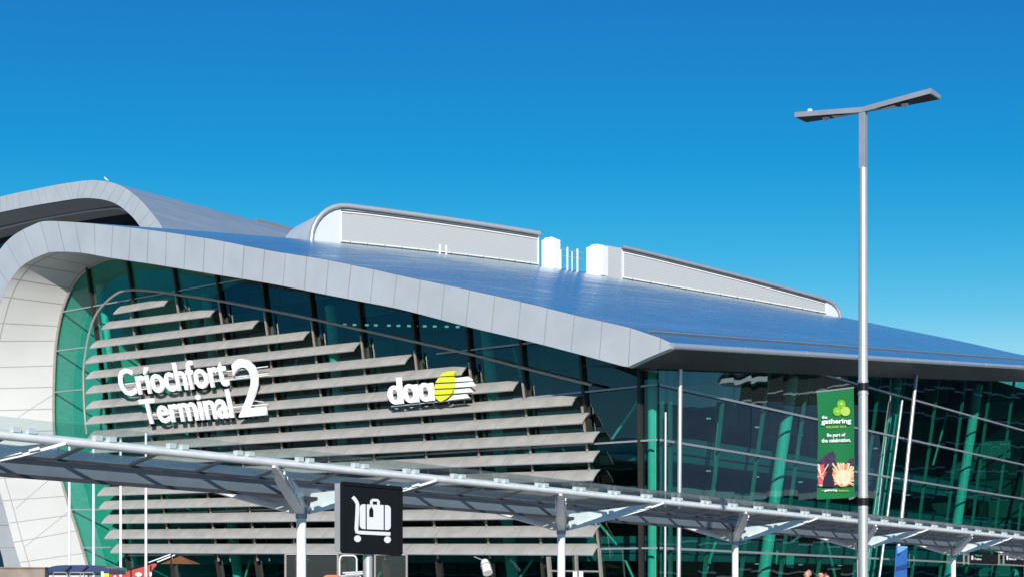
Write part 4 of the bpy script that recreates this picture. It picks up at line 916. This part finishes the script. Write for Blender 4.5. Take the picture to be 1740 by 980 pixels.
def person(px, ytop, Y, face, label, top_m, hair_m, bald=False, long_hair=False):
    B_ = at(px, 985, Y); B_.z = .112 if False else 0
    Hh = at(px, ytop, Y).z; k = Hh/1.78
    t = thing('person', B_, label, 'person', 'people passing below the canopy')
    R = Matrix.Rotation(face, 3, 'Z')
    def q(x, y, z): return R @ Vector((x*k, y*k, z*k))                   # figure faces -Y before turning
    nodes = [(q(0, 0, .95), .115*k), (q(0, .01, 1.15), .115*k), (q(0, .01, 1.36), .13*k), (q(0, .015, 1.47), .055*k), (q(0, -.005, 1.56), .06*k), (q(0, -.015, 1.64), .082*k), (q(0, -.01, 1.72), .07*k)]
    ed_ = [(0, 1), (1, 2), (2, 3), (3, 4), (4, 5), (5, 6)]
    for s in (1, -1):
        i = len(nodes)
        nodes += [(q(.17*s, .01, 1.40), .055*k), (q(.23*s, .02, 1.12), .042*k), (q(.24*s, -.06, .88), .03*k), (q(.24*s, -.09, .80), .028*k)]; ed_ += [(2, i), (i, i+1), (i+1, i+2), (i+2, i+3)]
        for f in range(4):
            j = len(nodes); ff = (f-1.5)*.018; ln = (.07, .08, .075, .06)[f]
            nodes += [(q(.24*s, -.095+ff, .775), .009*k), (q(.236*s, -.105+ff, .775-ln*.55), .008*k), (q(.228*s, -.115+ff, .775-ln), .007*k)]; ed_ += [(i+3, j), (j, j+1), (j+1, j+2)]
        j = len(nodes); nodes += [(q(.225*s, -.13, .80), .01*k), (q(.215*s, -.15, .76), .009*k)]; ed_ += [(i+3, j), (j, j+1)]
        j = len(nodes); nodes += [(q(.095*s, 0, .86), .085*k), (q(.10*s, -.02*s, .50), .055*k), (q(.10*s, .03*s, .09), .04*k), (q(.10*s, .03*s-.15, .045), .035*k)]; ed_ += [(0, j), (j, j+1), (j+1, j+2), (j+2, j+3)]
    body = skinned('body', nodes, ed_, M['skin'], t, 2, B_)
    # face: nose, eyes, mouth, ears
    skinned('nose', [(q(0, -.085, 1.645), .012*k), (q(0, -.108, 1.615), .014*k)], [(0, 1)], M['skin'], t, 1, B_)
    for s in (1, -1):
        c = B_+q(.03*s, -.082, 1.655); MB().tube([c, c+q(0, -.012, 0)], .011*k, 8).build('eye', M['black'], t)
        skinned('ear', [(q(.078*s, .0, 1.66), .016*k), (q(.08*s, .0, 1.61), .012*k)], [(0, 1)], M['skin'], t, 1, B_)
    c = B_+q(0, -.082, 1.578); MB().bar(c-q(.022, 0, 0), c+q(.022, 0, 0), Z, .009*k, .012*k).build('mouth', M['fire_pink'], t)
    hn = [(q(0, .04, 1.74), .06*k), (q(0, .075, 1.66), .06*k), (q(0, .07, 1.585), .045*k)] if not bald else [(q(.055, .055, 1.62), .035*k), (q(0, .085, 1.60), .03*k), (q(-.055, .055, 1.62), .035*k)]
    if not bald: hn[0] = (q(0, .0, 1.755), .07*k)
    if long_hair: hn += [(q(0, .09, 1.5), .06*k), (q(0, .1, 1.38), .05*k)]
    skinned('hair', hn, [(i, i+1) for i in range(len(hn)-1)], hair_m, t, 2, B_)
    jn = [(q(0, 0, .90), .135*k), (q(0, .01, 1.15), .135*k), (q(0, .01, 1.37), .15*k), (q(0, .015, 1.455), .075*k)]; je = [(0, 1), (1, 2), (2, 3)]
    for s in (1, -1):
        i = len(jn); jn += [(q(.18*s, .01, 1.40), .072*k), (q(.235*s, .02, 1.12), .056*k), (q(.245*s, -.05, .90), .044*k)]; je += [(2, i), (i, i+1), (i+1, i+2)]
    skinned('jacket', jn, je, top_m, t, 2, B_)
    c = B_+q(0, -.055, 1.46); MB().bar(c+q(-.05, .02, .03), c+q(0, -.045, -.06), Vector((0, 1, 0)), .03*k, .02*k).build('collar', M['banner_white'], t)
    tn = [(q(0, 0, .96), .125*k)]; te = []
    for s in (1, -1):
        i = len(tn); tn += [(q(.095*s, 0, .85), .1*k), (q(.10*s, -.02*s, .5), .072*k), (q(.10*s, .03*s, .1), .058*k)]; te += [(0, i), (i, i+1), (i+1, i+2)]
        skinned('shoe', [(q(.10*s, .03*s+.03, .05), .045*k), (q(.10*s, .03*s-.17, .04), .04*k)], [(0, 1)], M['shoe'], t, 1, B_)
    skinned('trousers', tn, te, M['trousers'], t, 2, B_)
person(1372, 965.5, 42, math.radians(-70), 'person in a dark suit with white collar turned to the left', M['suit'], M['hair_grey'])
person(1394.5, 968, 43, math.radians(-20), 'balding person in a blue shirt walking beside the lamp post', M['shirt_blue'], M['hair_grey'], True)
person(1404.5, 972.5, 45, math.radians(30), 'person with reddish hair half hidden behind the blue shirted one', M['coat_red'], M['hair_red'], False, True)

gp_ = RPt(Vector(uz(Lp(178, 308.2, RO))), .25)
t = thing('gull', gp_, 'white gull perched on the crest of the rear arched roof', 'bird')
ax = (-U*.6-Z*.35).normalized()
def gq(a, z): return U*a+Z*z
skinned('body', [(gq(.02, .26), .115), (gq(.17, .38), .105), (gq(.27, .50), .06), (gq(.33, .58), .07), (gq(.37, .585), .05), (gq(-.18, .14), .08), (gq(-.36, .05), .035)], [(0, 1), (1, 2), (2, 3), (3, 4), (0, 5), (5, 6)], M['gull'], t, 2, gp_)
skinned('beak', [(gq(.40, .58), .025), (gq(.50, .56), .01)], [(0, 1)], M['beak'], t, 1, gp_)
for s in (1, -1): 
    skinned('wing', [(gq(.13, .36)+V*(.085*s), (.05, .03)), (gq(-.08, .24)+V*(.10*s), (.07, .025)), (gq(-.38, .04)+V*(.05*s), (.025, .012))], [(0, 1), (1, 2)], M['gull_grey'], t, 1, gp_)
    MB().tube([gp_+gq(0, -.03)+V*(.04*s), gp_+gq(.0, .2)+V*(.04*s)], .012, 6).build('leg', M['beak'], t)

# ------------------------------------------------------------------ buildings across the road, seen only in the glass
def across(name, c, ax, hl, hw, h, label, curve):
    t = thing(name, c, label, 'building'); ay = Vector((-ax.y, ax.x, 0))
    MB().box(c+Z*h/2, ax*hl, ay*hw, Z*h/2).build('wall', M['opp_wall'], t)
    for k in range(int(h//4)):
        MB().box(c+Z*(2.6+k*4), ax*(hl+.05), ay*(hw+.15), Z*.12).build('floor_band', M['opp_pale'], t)
    MB().box(c+Z*(h-.1), ax*(hl*1.02), ay*(hw+2.25), Z*.4).build('eave_band', M['white'], t)
    r = MB(); r.grid([[c+ax*(hl*1.03*s)+ay*((hw+2)*math.cos(q))+Z*(h-.2+curve*math.sin(q)) for q in [math.pi*i/14 for i in range(15)]] for s in (-1, 1)]); r.build('roof', M['opp_roof'], t, smooth=True)
across('car_park_building', Vector((-150, 60, 0)), Vector((.31, -.95, 0)).normalized(), 95, 14, 20, 'long dark building with pale floor bands, outside the frame on the left', 4)
across('pier_building', Vector((140, 116, 0)), Vector((-.34, .94, 0)).normalized(), 52, 12, 13, 'low dark pier building with slate barrel roof, outside the frame on the right', 14)
across('office_building', Vector((152, 250, 0)), Vector((.12, 1, 0)).normalized(), 85, 14, 34, 'tall dark office building, outside the frame on the right', 2)
